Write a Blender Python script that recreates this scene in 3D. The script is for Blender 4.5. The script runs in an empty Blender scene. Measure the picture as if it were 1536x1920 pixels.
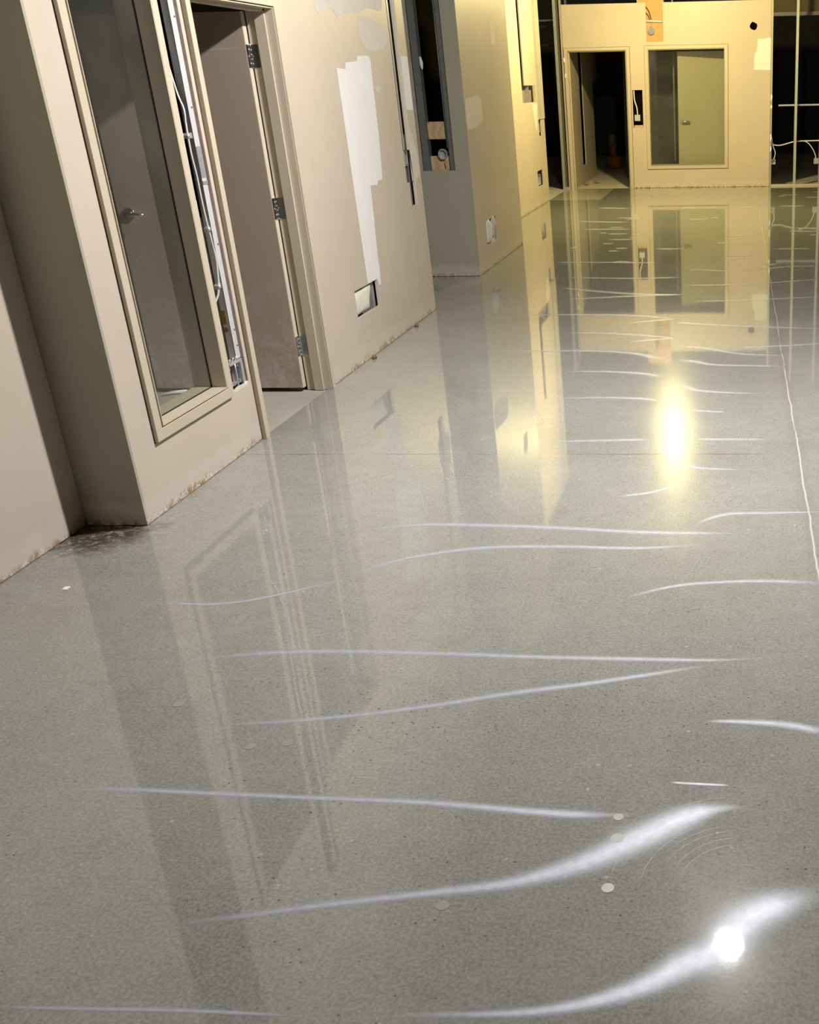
import bpy, math, random
from mathutils import Vector, Matrix
random.seed(7)
sc = bpy.context.scene
C = sc.collection
PI = math.pi

# ------------------------------------------------------------------ camera
cd = bpy.data.cameras.new('camera')
cam = bpy.data.objects.new('camera', cd)
C.objects.link(cam)
cd.sensor_fit = 'VERTICAL'
cd.sensor_height = 24.0
cd.lens = 24.0 * 1905.0 / 1920.0
cd.shift_x = -512.0 / 1920.0            # the photograph is the left part of a wider frame
cd.clip_start = 0.05
cd.clip_end = 200
cX = Vector((0.99854466, -0.00281809, 0.0538574))     # rows: world X, Y, Z written in camera axes
cY = Vector((0.05071123, 0.38895266, -0.91986097))
cZ = Vector((-0.01835572, 0.92125343, 0.38852951))
cam.matrix_world = Matrix(((cX.x, cX.y, cX.z, 0.0), (cY.x, cY.y, cY.z, 0.0), (cZ.x, cZ.y, cZ.z, 1.7), (0, 0, 0, 1)))
sc.camera = cam

# ------------------------------------------------------------------ world, exposure, lamps' strengths
w = bpy.data.worlds.new('world'); sc.world = w
w.use_nodes = True
w.node_tree.nodes['Background'].inputs[0].default_value = (0.9, 0.95, 1.0, 1)
w.node_tree.nodes['Background'].inputs[1].default_value = 0.0
sc.view_settings.view_transform = 'Standard'
sc.view_settings.look = 'None'
sc.view_settings.exposure = 0.0
sc.view_settings.gamma = 1.0
sc.view_settings.use_curve_mapping = False
COOL = (1.0, 0.97, 0.95); COOL_S = 3830.0
WARM = (1.0, 0.82, 0.35); WARM_S = 4200.0
LAMP_A = (-0.05, 4.965, 3.43)
LAMP_B = (-0.99, 15.14, 3.43)
BULB_A = (0.080, 0.80, False)   # radius, depth of the lower dome, full globe or half dome
BULB_B = (0.070, 1.00, True)

# ------------------------------------------------------------------ node helpers
def new_mat(name):
    m = bpy.data.materials.new(name); m.use_nodes = True
    nt = m.node_tree
    return m, nt, nt.nodes['Principled BSDF']
def N(nt, t, **kw):
    n = nt.nodes.new(t)
    for k, v in kw.items():
        if k in n.inputs.keys(): n.inputs[k].default_value = v
        else: setattr(n, k, v)
    return n
def lk(nt, a, b): nt.links.new(a, b)
def pos(nt):
    return N(nt, 'ShaderNodeNewGeometry').outputs['Position']
def noise(nt, vec, scale, detail=3.0, rough=0.5, stretch=None):
    if stretch:
        mp = N(nt, 'ShaderNodeMapping'); mp.inputs['Scale'].default_value = stretch
        lk(nt, vec, mp.inputs['Vector']); vec = mp.outputs[0]
    n = N(nt, 'ShaderNodeTexNoise'); n.inputs['Scale'].default_value = scale
    n.inputs['Detail'].default_value = detail; n.inputs['Roughness'].default_value = rough
    lk(nt, vec, n.inputs['Vector'])
    return n.outputs['Fac']
def ramp(nt, fac, a, b, ca=(0, 0, 0, 1), cb=(1, 1, 1, 1)):
    r = N(nt, 'ShaderNodeValToRGB')
    r.color_ramp.elements[0].position = a; r.color_ramp.elements[1].position = b
    r.color_ramp.elements[0].color = ca; r.color_ramp.elements[1].color = cb
    lk(nt, fac, r.inputs[0]); return r.outputs[0]
def math_(nt, op, a, b=None, clamp=False):
    n = N(nt, 'ShaderNodeMath', operation=op); n.use_clamp = clamp
    for i, v in enumerate((a, b)):
        if v is None: continue
        if isinstance(v, (int, float)): n.inputs[i].default_value = v
        else: lk(nt, v, n.inputs[i])
    return n.outputs[0]
def mix(nt, fac, a, b):
    n = N(nt, 'ShaderNodeMix', data_type='RGBA')
    if isinstance(fac, (int, float)): n.inputs[0].default_value = fac
    else: lk(nt, fac, n.inputs[0])
    for i, v in ((6, a), (7, b)):
        if isinstance(v, tuple): n.inputs[i].default_value = v if len(v) == 4 else (*v, 1)
        else: lk(nt, v, n.inputs[i])
    return n.outputs[2]
def bump(nt, bs, h, strength, dist=0.01):
    b = N(nt, 'ShaderNodeBump'); b.inputs['Strength'].default_value = strength; b.inputs['Distance'].default_value = dist
    lk(nt, h, b.inputs['Height']); lk(nt, b.outputs[0], bs.inputs['Normal'])
def sepxyz(nt, v):
    s = N(nt, 'ShaderNodeSeparateXYZ'); lk(nt, v, s.inputs[0]); return s.outputs

def simple(name, col, rough=0.6, metal=0.0, var=0.08, scale=9.0, bmp=0.0, spec=0.5):
    m, nt, bs = new_mat(name)
    p = pos(nt); n = noise(nt, p, scale)
    lo = tuple(c * (1 - var) for c in col); hi = tuple(min(1, c * (1 + var)) for c in col)
    lk(nt, mix(nt, n, lo, hi), bs.inputs['Base Color'])
    bs.inputs['Roughness'].default_value = rough; bs.inputs['Metallic'].default_value = metal
    bs.inputs['Specular IOR Level'].default_value = spec
    if bmp: bump(nt, bs, noise(nt, p, scale * 12), bmp)
    return m

def wall_paint(name, col, base_dirt=True):
    m, nt, bs = new_mat(name)
    p = pos(nt); x, y, z = sepxyz(nt, p)
    n1 = noise(nt, p, 1.3, 4, 0.6)
    c = mix(nt, ramp(nt, n1, 0.3, 0.7), tuple(v * 0.95 for v in col), tuple(min(1, v * 1.04) for v in col))
    # faint vertical smears of joint compound
    n2 = noise(nt, p, 2.2, 5, 0.6, (1, 1, 0.35))
    c = mix(nt, math_(nt, 'MULTIPLY', ramp(nt, n2, 0.60, 0.72), 0.22), c, (0.66, 0.63, 0.58, 1))
    # scuffs
    n3 = noise(nt, p, 14, 4, 0.7)
    c = mix(nt, math_(nt, 'MULTIPLY', ramp(nt, n3, 0.70, 0.76), 0.25), c, (0.25, 0.2, 0.16, 1))
    if base_dirt:   # strip where the baseboard was pulled off
        nb = noise(nt, p, 7, 4, 0.65)
        h = math_(nt, 'ADD', z, math_(nt, 'MULTIPLY', math_(nt, 'SUBTRACT', nb, 0.5), 0.10))
        band = math_(nt, 'SUBTRACT', 1.0, ramp(nt, math_(nt, 'MULTIPLY', h, 5.0), 0.42, 0.60))
        c = mix(nt, math_(nt, 'MULTIPLY', band, 0.45), c, (0.66, 0.60, 0.52, 1))
        low = math_(nt, 'SUBTRACT', 1.0, ramp(nt, math_(nt, 'MULTIPLY', h, 10.0), 0.12, 0.34))
        nd = noise(nt, p, 26, 5, 0.7)
        c = mix(nt, math_(nt, 'MULTIPLY', low, ramp(nt, nd, 0.44, 0.56)), c, (0.36, 0.25, 0.13, 1))
        c = mix(nt, math_(nt, 'MULTIPLY', low, ramp(nt, noise(nt, p, 33, 3), 0.55, 0.62)), c, (0.80, 0.76, 0.66, 1))
    lk(nt, c, bs.inputs['Base Color'])
    bs.inputs['Roughness'].default_value = 0.48
    bs.inputs['Specular IOR Level'].default_value = 0.35
    bump(nt, bs, noise(nt, p, 180, 3), 0.06, 0.002)
    return m

TAUPE = wall_paint('grey_taupe_wall', (0.40, 0.378, 0.285))  # greyer, darker wall tone used on the returns and in the recess
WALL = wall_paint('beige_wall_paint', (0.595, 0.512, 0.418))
FRAME = simple('frame_paint', (0.58, 0.50, 0.385), 0.42, 0, 0.05, 3)
PLASTER = simple('white_joint_compound', (0.83, 0.82, 0.81), 0.75, 0, 0.05, 6, 0.15)
THIN = simple('thin_compound_smear', (0.68, 0.63, 0.57), 0.75, 0, 0.08, 12)
GYPSUM = simple('broken_gypsum', (0.74, 0.70, 0.60), 0.9, 0, 0.15, 40, 0.5)
PAPER = simple('orange_brown_paper_backing', (0.60, 0.36, 0.16), 0.8, 0, 0.08, 8)
STEEL = simple('galvanised_steel', (0.52, 0.53, 0.54), 0.42, 0.55, 0.15, 30)
DSTEEL = simple('dull_galvanised_steel', (0.17, 0.18, 0.17), 0.5, 0.3, 0.2, 20)
BRIGHT = simple('bright_zinc', (0.72, 0.73, 0.74), 0.3, 0.6, 0.1, 30)
CHROME = simple('satin_chrome', (0.72, 0.72, 0.72), 0.18, 1.0, 0.03, 10)
CHROMED = simple('satin_metal_lever', (0.62, 0.60, 0.55), 0.35, 0.7, 0.03, 10)
WHITE = simple('white_vinyl', (0.78, 0.76, 0.72), 0.5, 0, 0.05, 10)
GAPSHADE = simple('frame_gap_shade', (0.11, 0.07, 0.045), 0.8, 0, 0.1, 5, 0, 0.1)  # flat dark strips painted as the shadow gap round the frames
VOID = simple('cavity_shade_black', (0.006, 0.005, 0.004), 1.0, 0, 0.1, 5, 0, 0.0)  # near-black sheet colour that paints the dark inside wall cavities
BLACK = simple('black_rubber', (0.015, 0.014, 0.013), 0.6)
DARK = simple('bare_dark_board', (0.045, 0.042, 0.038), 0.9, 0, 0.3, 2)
ROOMW = simple('room_wall_paint', (0.36, 0.31, 0.245), 0.6, 0, 0.08, 1.5)
DECK = simple('dark_ceiling_deck', (0.06, 0.06, 0.058), 0.9, 0, 0.3, 1.2)
BACKB = simple('grey_brown_back_board', (0.26, 0.23, 0.20), 0.9, 0, 0.2, 5)
YELLOW = simple('yellow_tape', (0.35, 0.22, 0.02), 0.6)
AMBER = simple('amber_plastic', (0.26, 0.085, 0.01), 0.5)
AMBERL = simple('pale_grey_plastic', (0.16, 0.14, 0.11), 0.5)

def wood_mat():
    m, nt, bs = new_mat('pine_blocking')
    p = pos(nt)
    w_ = N(nt, 'ShaderNodeTexWave'); w_.inputs['Scale'].default_value = 14; w_.inputs['Distortion'].default_value = 6
    mp = N(nt, 'ShaderNodeMapping'); mp.inputs['Scale'].default_value = (0.3, 1, 2); lk(nt, p, mp.inputs[0]); lk(nt, mp.outputs[0], w_.inputs['Vector'])
    c = mix(nt, w_.outputs['Fac'], (0.50, 0.34, 0.17), (0.62, 0.45, 0.25))
    v = N(nt, 'ShaderNodeTexVoronoi'); v.inputs['Scale'].default_value = 12; lk(nt, p, v.inputs['Vector'])
    c = mix(nt, math_(nt, 'SUBTRACT', 1.0, ramp(nt, v.outputs['Distance'], 0.10, 0.20)), c, (0.22, 0.11, 0.05))
    lk(nt, c, bs.inputs['Base Color']); bs.inputs['Roughness'].default_value = 0.7
    return m
WOOD = wood_mat()

def door_mat():
    m, nt, bs = new_mat('brown_door_paint')
    p = pos(nt); x, y, z = sepxyz(nt, p)
    c = mix(nt, noise(nt, p, 2.0, 3), (0.40, 0.325, 0.25), (0.44, 0.36, 0.28))
    low = math_(nt, 'SUBTRACT', 1.0, ramp(nt, z, 0.15, 0.75))
    dust = math_(nt, 'MULTIPLY', low, ramp(nt, noise(nt, p, 5.5, 6, 0.75), 0.46, 0.66))
    c = mix(nt, math_(nt, 'MULTIPLY', dust, 0.75), c, (0.66, 0.60, 0.52))
    v = N(nt, 'ShaderNodeTexVoronoi'); v.inputs['Scale'].default_value = 16; lk(nt, p, v.inputs['Vector'])
    dots = math_(nt, 'MULTIPLY', math_(nt, 'SUBTRACT', 1.0, ramp(nt, v.outputs['Distance'], 0.10, 0.16)), ramp(nt, noise(nt, p, 3.0), 0.52, 0.6))
    dots = math_(nt, 'MULTIPLY', dots, math_(nt, 'SUBTRACT', 1.0, ramp(nt, z, 0.35, 0.95)))
    c = mix(nt, dots, c, (0.7, 0.65, 0.58))
    sc_ = noise(nt, p, 5, 5, 0.6, (0.6, 1, 9))
    c = mix(nt, math_(nt, 'MULTIPLY', ramp(nt, sc_, 0.70, 0.73), 0.35), c, (0.62, 0.55, 0.46))
    lk(nt, c, bs.inputs['Base Color']); bs.inputs['Roughness'].default_value = 0.45
    return m
DOORM = door_mat()

def glass_mat(name, tint, refl=1.0):
    m = bpy.data.materials.new(name); m.use_nodes = True
    nt = m.node_tree; nt.nodes.remove(nt.nodes['Principled BSDF'])
    out = nt.nodes['Material Output']
    tr = N(nt, 'ShaderNodeBsdfTransparent'); tr.inputs[0].default_value = (*tint, 1)
    gl = N(nt, 'ShaderNodeBsdfGlossy'); gl.inputs['Roughness'].default_value = 0.02
    lw = N(nt, 'ShaderNodeLayerWeight'); lw.inputs[0].default_value = 0.5
    f5 = math_(nt, 'ADD', math_(nt, 'MULTIPLY', math_(nt, 'POWER', lw.outputs['Facing'], 5.0), 0.96), 0.04)
    df = N(nt, 'ShaderNodeBsdfDiffuse'); df.inputs[0].default_value = (0.7, 0.68, 0.62, 1)   # dust film
    mx = N(nt, 'ShaderNodeMixShader'); mx2 = N(nt, 'ShaderNodeMixShader')
    lk(nt, math_(nt, 'MULTIPLY', f5, refl, True), mx.inputs[0])
    lk(nt, tr.outputs[0], mx.inputs[1]); lk(nt, gl.outputs[0], mx.inputs[2])
    n = noise(nt, pos(nt), 3, 4)
    lk(nt, math_(nt, 'MULTIPLY', n, 0.05), mx2.inputs[0]); lk(nt, mx.outputs[0], mx2.inputs[1]); lk(nt, df.outputs[0], mx2.inputs[2])
    lk(nt, mx2.outputs[0], out.inputs[0])
    return m
GLASS = glass_mat('window_glass', (0.90, 0.92, 0.88))

def concrete(name, polished=True):
    m, nt, bs = new_mat(name)
    p = pos(nt); x, y, z = sepxyz(nt, p)
    base_a, base_b = ((0.215, 0.219, 0.197), (0.295, 0.301, 0.272)) if polished else ((0.55, 0.51, 0.42), (0.74, 0.69, 0.58))
    c = mix(nt, ramp(nt, noise(nt, p, 0.9, 5, 0.6), 0.3, 0.7), base_a, base_b)
    n2 = noise(nt, p, 5.0, 5, 0.65)
    c = mix(nt, math_(nt, 'MULTIPLY', ramp(nt, n2, 0.35, 0.75), 0.35), c, (0.355, 0.36, 0.325))
    # fine salt and pepper aggregate
    fine = noise(nt, p, 120, 2, 0.6)
    c = mix(nt, math_(nt, 'MULTIPLY', ramp(nt, fine, 0.40, 0.60), 0.42), c, (0.45, 0.45, 0.41))
    fine2 = noise(nt, p, 62, 3, 0.7)
    c = mix(nt, math_(nt, 'MULTIPLY', ramp(nt, fine2, 0.52, 0.70), 0.34), c, (0.14, 0.14, 0.12))
    c = mix(nt, math_(nt, 'MULTIPLY', ramp(nt, noise(nt, p, 17, 4, 0.7), 0.42, 0.68), 0.25), c, (0.20, 0.20, 0.18) if polished else (0.5, 0.46, 0.38))
    # pin holes, clustered
    v = N(nt, 'ShaderNodeTexVoronoi'); v.inputs['Scale'].default_value = 48; lk(nt, p, v.inputs['Vector'])
    hole = math_(nt, 'SUBTRACT', 1.0, ramp(nt, v.outputs['Distance'], 0.10, 0.20))
    sepc = N(nt, 'ShaderNodeSeparateColor'); lk(nt, v.outputs['Color'], sepc.inputs[0])
    sel = ramp(nt, sepc.outputs[0], 0.62, 0.66)
    clus = ramp(nt, noise(nt, p, 1.5, 3, 0.6), 0.40, 0.60)
    hole = math_(nt, 'MULTIPLY', math_(nt, 'MULTIPLY', hole, sel), clus)
    c = mix(nt, math_(nt, 'MULTIPLY', hole, 0.85), c, (0.05, 0.048, 0.042))
    # pale aggregate flecks
    v2 = N(nt, 'ShaderNodeTexVoronoi'); v2.inputs['Scale'].default_value = 19; lk(nt, p, v2.inputs['Vector'])
    s2 = N(nt, 'ShaderNodeSeparateColor'); lk(nt, v2.outputs['Color'], s2.inputs[0])
    fl = math_(nt, 'MULTIPLY', math_(nt, 'SUBTRACT', 1.0, ramp(nt, v2.outputs['Distance'], 0.07, 0.13)), ramp(nt, s2.outputs[1], 0.86, 0.9))
    c = mix(nt, math_(nt, 'MULTIPLY', fl, 0.5), c, (0.62, 0.60, 0.55))
    if polished:
        wob = math_(nt, 'MULTIPLY', math_(nt, 'SUBTRACT', noise(nt, p, 1.1, 4, 0.6), 0.5), 0.05)
        # saw cut along the hall
        dx = math_(nt, 'ABSOLUTE', math_(nt, 'SUBTRACT', math_(nt, 'ADD', x, wob), 0.302))
        ln = math_(nt, 'SUBTRACT', 1.0, ramp(nt, dx, 0.0015, 0.0045))
        dk = math_(nt, 'SUBTRACT', 1.0, ramp(nt, dx, 0.0, 0.05))
        fad = ramp(nt, noise(nt, p, 1.7, 3), 0.36, 0.50)
        c = mix(nt, math_(nt, 'MULTIPLY', dk, 0.18), c, (0.14, 0.13, 0.12))
        c = mix(nt, math_(nt, 'MULTIPLY', ln, math_(nt, 'ADD', math_(nt, 'MULTIPLY', fad, 0.6), 0.1)), c, (0.85, 0.83, 0.76))
        # saw cut across the hall
        dy = math_(nt, 'ABSOLUTE', math_(nt, 'SUBTRACT', math_(nt, 'ADD', y, math_(nt, 'MULTIPLY', wob, 0.3)), 4.765))
        ly = math_(nt, 'SUBTRACT', 1.0, ramp(nt, dy, 0.004, 0.009))
        c = mix(nt, math_(nt, 'MULTIPLY', math_(nt, 'MULTIPLY', ly, ramp(nt, noise(nt, p, 2.6, 3), 0.40, 0.60)), 0.5), c, (0.09, 0.085, 0.08))
        # dirty margin along the wall
        edge = math_(nt, 'MULTIPLY', math_(nt, 'SUBTRACT', 1.0, ramp(nt, math_(nt, 'ADD', x, 2.9), 0.20, 0.62)), ramp(nt, noise(nt, p, 9, 5, 0.7), 0.42, 0.62))
        c = mix(nt, math_(nt, 'MULTIPLY', edge, 0.30), c, (0.17, 0.145, 0.12))
        # dirt in the jog of the wall, its colour also deepening the shadow there
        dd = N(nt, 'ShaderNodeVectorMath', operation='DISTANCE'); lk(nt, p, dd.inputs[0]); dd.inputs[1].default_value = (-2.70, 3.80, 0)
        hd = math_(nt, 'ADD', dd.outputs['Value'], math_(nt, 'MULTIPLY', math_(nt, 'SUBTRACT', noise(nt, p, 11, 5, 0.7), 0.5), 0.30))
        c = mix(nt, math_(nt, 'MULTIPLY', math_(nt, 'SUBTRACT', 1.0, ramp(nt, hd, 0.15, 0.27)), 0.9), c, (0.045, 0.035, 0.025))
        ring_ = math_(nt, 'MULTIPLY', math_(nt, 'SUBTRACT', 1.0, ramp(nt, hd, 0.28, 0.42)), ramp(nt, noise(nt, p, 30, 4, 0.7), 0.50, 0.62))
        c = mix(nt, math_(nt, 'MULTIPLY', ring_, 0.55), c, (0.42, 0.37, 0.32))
        # unpolished pale corner before the far door
        ux = math_(nt, 'SUBTRACT', 1.0, ramp(nt, math_(nt, 'ADD', x, 3.2), 0.98, 1.0))
        uy = math_(nt, 'GREATER_THAN', y, 16.95)
        up = math_(nt, 'MULTIPLY', ux, uy)
        c = mix(nt, up, c, (0.50, 0.46, 0.37))
        lk(nt, c, bs.inputs['Base Color'])
        lk(nt, math_(nt, 'ADD', math_(nt, 'MULTIPLY', fine, 0.16), 0.13), bs.inputs['Roughness'])
        bs.inputs['Specular IOR Level'].default_value = 0.012
        cr = math_(nt, 'ADD', math_(nt, 'MULTIPLY', ramp(nt, n2, 0.3, 0.8), 0.012), 0.022)
        cr = math_(nt, 'ADD', cr, math_(nt, 'MULTIPLY', up, 0.15))
        lk(nt, cr, bs.inputs['Coat Roughness'])
        cw = math_(nt, 'SUBTRACT', 1.0, math_(nt, 'MULTIPLY', hole, 0.9))
        lk(nt, cw, bs.inputs['Coat Weight'])
        bs.inputs['Coat IOR'].default_value = 1.45
        h = math_(nt, 'ADD', math_(nt, 'MULTIPLY', noise(nt, p, 60, 3, 0.6), 0.15), noise(nt, p, 2.2, 2, 0.5))
        b = N(nt, 'ShaderNodeBump'); b.inputs['Strength'].default_value = 0.12; b.inputs['Distance'].default_value = 0.01
        lk(nt, h, b.inputs['Height']); lk(nt, b.outputs[0], bs.inputs['Normal'])
        bc = N(nt, 'ShaderNodeBump'); bc.inputs['Strength'].default_value = 0.012; bc.inputs['Distance'].default_value = 0.01
        lk(nt, h, bc.inputs['Height']); lk(nt, bc.outputs[0], bs.inputs['Coat Normal'])
    else:
        lk(nt, c, bs.inputs['Base Color']); bs.inputs['Roughness'].default_value = 0.7
        bump(nt, bs, noise(nt, p, 60), 0.2)
    return m
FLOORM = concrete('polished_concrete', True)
ROUGHF = concrete('dusty_concrete', False)

def mark_mat():
    m, nt, bs = new_mat('polishing_ridge')
    out = nt.nodes['Material Output']
    a = N(nt, 'ShaderNodeAttribute'); a.attribute_name = 'mask'
    p = pos(nt)
    bs.inputs['Base Color'].default_value = (0.58, 0.64, 0.76, 1)  # pale blue paints lamp glints along the polishing ridges
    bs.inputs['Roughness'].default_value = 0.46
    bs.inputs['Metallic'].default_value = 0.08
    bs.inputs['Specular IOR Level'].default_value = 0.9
    tr = N(nt, 'ShaderNodeBsdfTransparent'); mx = N(nt, 'ShaderNodeMixShader')
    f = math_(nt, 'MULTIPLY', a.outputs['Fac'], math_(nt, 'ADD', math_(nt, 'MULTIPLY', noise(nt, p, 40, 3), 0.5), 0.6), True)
    lk(nt, f, mx.inputs[0]); lk(nt, tr.outputs[0], mx.inputs[1]); lk(nt, bs.outputs[0], mx.inputs[2]); lk(nt, mx.outputs[0], out.inputs[0])
    return m
MARK = mark_mat()

def emis(name, col, s):
    m = bpy.data.materials.new(name); m.use_nodes = True; nt = m.node_tree
    nt.nodes.remove(nt.nodes['Principled BSDF'])
    e = N(nt, 'ShaderNodeEmission'); e.inputs[0].default_value = (*col, 1); e.inputs[1].default_value = s
    lk(nt, e.outputs[0], nt.nodes['Material Output'].inputs[0]); return m

# ------------------------------------------------------------------ mesh helpers
def onx(xp):                         # wall in a plane X = xp facing +X: (u=Y, n=out of wall, z)
    return lambda u, n, z: (xp + n, u, z)
def ony(yp):                         # wall in a plane Y = yp facing -Y: (u=X, n=towards camera, z)
    return lambda u, n, z: (u, yp - n, z)
ID = lambda x, y, z: (x, y, z)

class MB:
    def __init__(s, m=ID): s.v = []; s.f = []; s.m = m; s.sm = []
    def box(s, a0, a1, b0, b1, c0, c1):
        i = len(s.v)
        for c in (c0, c1):
            for a, b in ((a0, b0), (a1, b0), (a1, b1), (a0, b1)): s.v.append(s.m(a, b, c))
        for q in ((0, 3, 2, 1), (4, 5, 6, 7), (0, 1, 5, 4), (1, 2, 6, 5), (2, 3, 7, 6), (3, 0, 4, 7)):
            s.f.append([i + k for k in q]); s.sm.append(False)
        return s
    def prism(s, pts, n0, n1):        # polygon in (u,z), extruded along n
        i = len(s.v); k = len(pts)
        for n in (n0, n1):
            for u, z in pts: s.v.append(s.m(u, n, z))
        s.f.append([i + j for j in range(k)][::-1]); s.f.append([i + k + j for j in range(k)]); s.sm += [False, False]
        for j in range(k):
            s.f.append([i + j, i + (j + 1) % k, i + k + (j + 1) % k, i + k + j]); s.sm.append(False)
        return s
    def lumpy(s, pts, n0, n1, step=0.012, amp=0.4):   # rough blob: raised fan from the outline
        i = len(s.v); k = len(pts)
        cu = sum(p[0] for p in pts) / k; cz = sum(p[1] for p in pts) / k
        rings = [(1.0, 0.0), (0.93, 0.6), (0.75, 0.9), (0.45, 1.0)]
        for r, h in rings:
            for u, z in pts:
                j = 1 + random.uniform(-0.05, 0.05) if r < 1 else 1
                s.v.append(s.m(cu + (u - cu) * r * j, n0 + (n1 - n0) * h * (1 - amp * random.random() * (r < 1)), cz + (z - cz) * r * j))
        s.v.append(s.m(cu, n1 * 0.8 + n0 * 0.2, cz))
        for q in range(len(rings) - 1):
            for j in range(k):
                s.f.append([i + q * k + j, i + q * k + (j + 1) % k, i + (q + 1) * k + (j + 1) % k, i + (q + 1) * k + j]); s.sm.append(True)
        b = i + (len(rings) - 1) * k
        for j in range(k): s.f.append([b + j, b + (j + 1) % k, i + len(rings) * k]); s.sm.append(True)
        s.f.append([i + j for j in range(k)][::-1]); s.sm.append(False)
        return s
    def tube(s, pts, r, seg=10, ring=None):
        P = [Vector(s.m(*p)) for p in pts]
        i = len(s.v); up = None
        for k, p in enumerate(P):
            t = (P[min(k + 1, len(P) - 1)] - P[max(k - 1, 0)]).normalized()
            if up is None: up = Vector((0, 0, 1)) if abs(t.z) < 0.9 else Vector((1, 0, 0))
            a = t.cross(up).normalized(); b = a.cross(t).normalized(); up = b
            rr = r[k] if isinstance(r, (list, tuple)) else r
            for j in range(seg):
                th = 2 * PI * j / seg
                s.v.append(tuple(p + (a * math.cos(th) + b * math.sin(th)) * rr))
        for k in range(len(P) - 1):
            for j in range(seg):
                s.f.append([i + k * seg + j, i + k * seg + (j + 1) % seg, i + (k + 1) * seg + (j + 1) % seg, i + (k + 1) * seg + j]); s.sm.append(True)
        s.f.append([i + j for j in range(seg)][::-1]); s.f.append([i + (len(P) - 1) * seg + j for j in range(seg)]); s.sm += [False, False]
        return s
    def build(s, name, mat, parent=None, bevel=0.0, kind=None, label=None, cat=None, group=None, world=None):
        o0 = Vector(parent.matrix_world_loc) if False else (Vector(ORIG[parent.name]) if parent else Vector((0, 0, 0)))
        if not parent and kind is None:            # a thing: origin at its base
            xs = [v[0] for v in s.v]; ys = [v[1] for v in s.v]; zs = [v[2] for v in s.v]
            o0 = Vector(((min(xs) + max(xs)) / 2, (min(ys) + max(ys)) / 2, min(zs)))
        me = bpy.data.meshes.new(name)
        me.from_pydata([tuple(Vector(v) - o0) for v in s.v], [], s.f); me.update()
        import bmesh
        bm = bmesh.new(); bm.from_mesh(me); bmesh.ops.recalc_face_normals(bm, faces=bm.faces); bm.to_mesh(me); bm.free()
        for pl, q in zip(me.polygons, s.sm): pl.use_smooth = q
        me.materials.append(mat)
        o = bpy.data.objects.new(name, me); C.objects.link(o)
        if parent: o.parent = parent
        else: o.location = o0
        ORIG[o.name] = tuple(o0)
        if bevel:
            b = o.modifiers.new('bevel', 'BEVEL'); b.width = bevel; b.segments = 2; b.limit_method = 'ANGLE'
        tag(o, label, cat, group, kind)
        return o
ORIG = {}
def tag(o, label=None, cat=None, group=None, kind=None):
    if label: o['label'] = label
    if cat: o['category'] = cat
    if group: o['group'] = group
    if kind: o['kind'] = kind
def empty(name, loc, label=None, cat=None, group=None, kind=None):
    o = bpy.data.objects.new(name, None); C.objects.link(o); o.location = loc; o.empty_display_size = 0.1
    ORIG[o.name] = tuple(loc); tag(o, label, cat, group, kind); return o
def catmull(pts, k=8):
    out = []
    P = [pts[0]] + list(pts) + [pts[-1]]
    for i in range(1, len(P) - 2):
        for j in range(k):
            t = j / k
            out.append(tuple(0.5 * (2 * b + (c - a) * t + (2 * a - 5 * b + 4 * c - d) * t * t + (3 * b - a - 3 * c + d) * t ** 3)
                             for a, b, c, d in zip(P[i - 1], P[i], P[i + 1], P[i + 2])))
    out.append(tuple(pts[-1])); return out

def skin(mb, u0, u1, z0, z1, n0, n1, holes=()):      # gypsum sheet with rectangular cut-outs (u0,u1,z0,z1)
    us = sorted({u0, u1, *[min(max(h[0], u0), u1) for h in holes], *[min(max(h[1], u0), u1) for h in holes]})
    zs = sorted({z0, z1, *[min(max(h[2], z0), z1) for h in holes], *[min(max(h[3], z0), z1) for h in holes]})
    for a, b in zip(us, us[1:]):
        run = None
        for c, d in zip(zs, zs[1:]):
            cu, cz = (a + b) / 2, (c + d) / 2
            solid = not any(h[0] < cu < h[1] and h[2] < cz < h[3] for h in holes)
            if solid: run = [c, d] if run is None else [run[0], d]
            if (not solid or d == zs[-1]) and run:
                mb.box(a, b, n0, n1, run[0], run[1]); run = None
    return mb

# ================================================================== SETTING
HI = 4.8; WX = -2.518; W0 = -2.788; W4 = -3.037; RY = 9.945; BY = 18.813; TOP = 2.95
# floor of the hall and of the rooms beyond
fl = MB(); 
def plane(mb, x0, x1, y0, y1, z):
    i = len(mb.v); mb.v += [(x0, y0, z), (x1, y0, z), (x1, y1, z), (x0, y1, z)]; mb.f.append([i, i + 1, i + 2, i + 3]); mb.sm.append(False)
fb = MB()
fb.box(-2.53, 7.0, -7.0, BY + 0.01, -0.12, 0.0)
fb.box(W0 - 0.01, -2.53, -7.0, 3.86, -0.12, 0.0)
fb.box(-4.6, -2.53, 8.36, RY, -0.12, 0.0)
fb.box(W4 - 0.01, -2.53, 12.0, BY + 0.01, -0.12, 0.0)
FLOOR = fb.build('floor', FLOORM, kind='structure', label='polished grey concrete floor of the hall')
MB().box(-6.0, -2.53, 3.87, 8.35, -0.12, -0.004).build('floor', simple('grey_dusty_floor', (0.38, 0.36, 0.30), 0.75, 0, 0.18, 3, 0.1), kind='structure', label='dull concrete floor of the near side room')
fr = MB()
fr.box(-8.0, -2.54, RY + 0.01, 12.0, -0.12, -0.004)
fr.box(-8.0, W4 - 0.01, 12.0, BY + 0.01, -0.12, -0.004)
fr.box(-8.0, 7.0, BY + 0.01, 28.0, -0.12, -0.004)
fr.build('floor', ROUGHF, kind='structure', label='dusty unpolished concrete floor of the side rooms')

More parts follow.
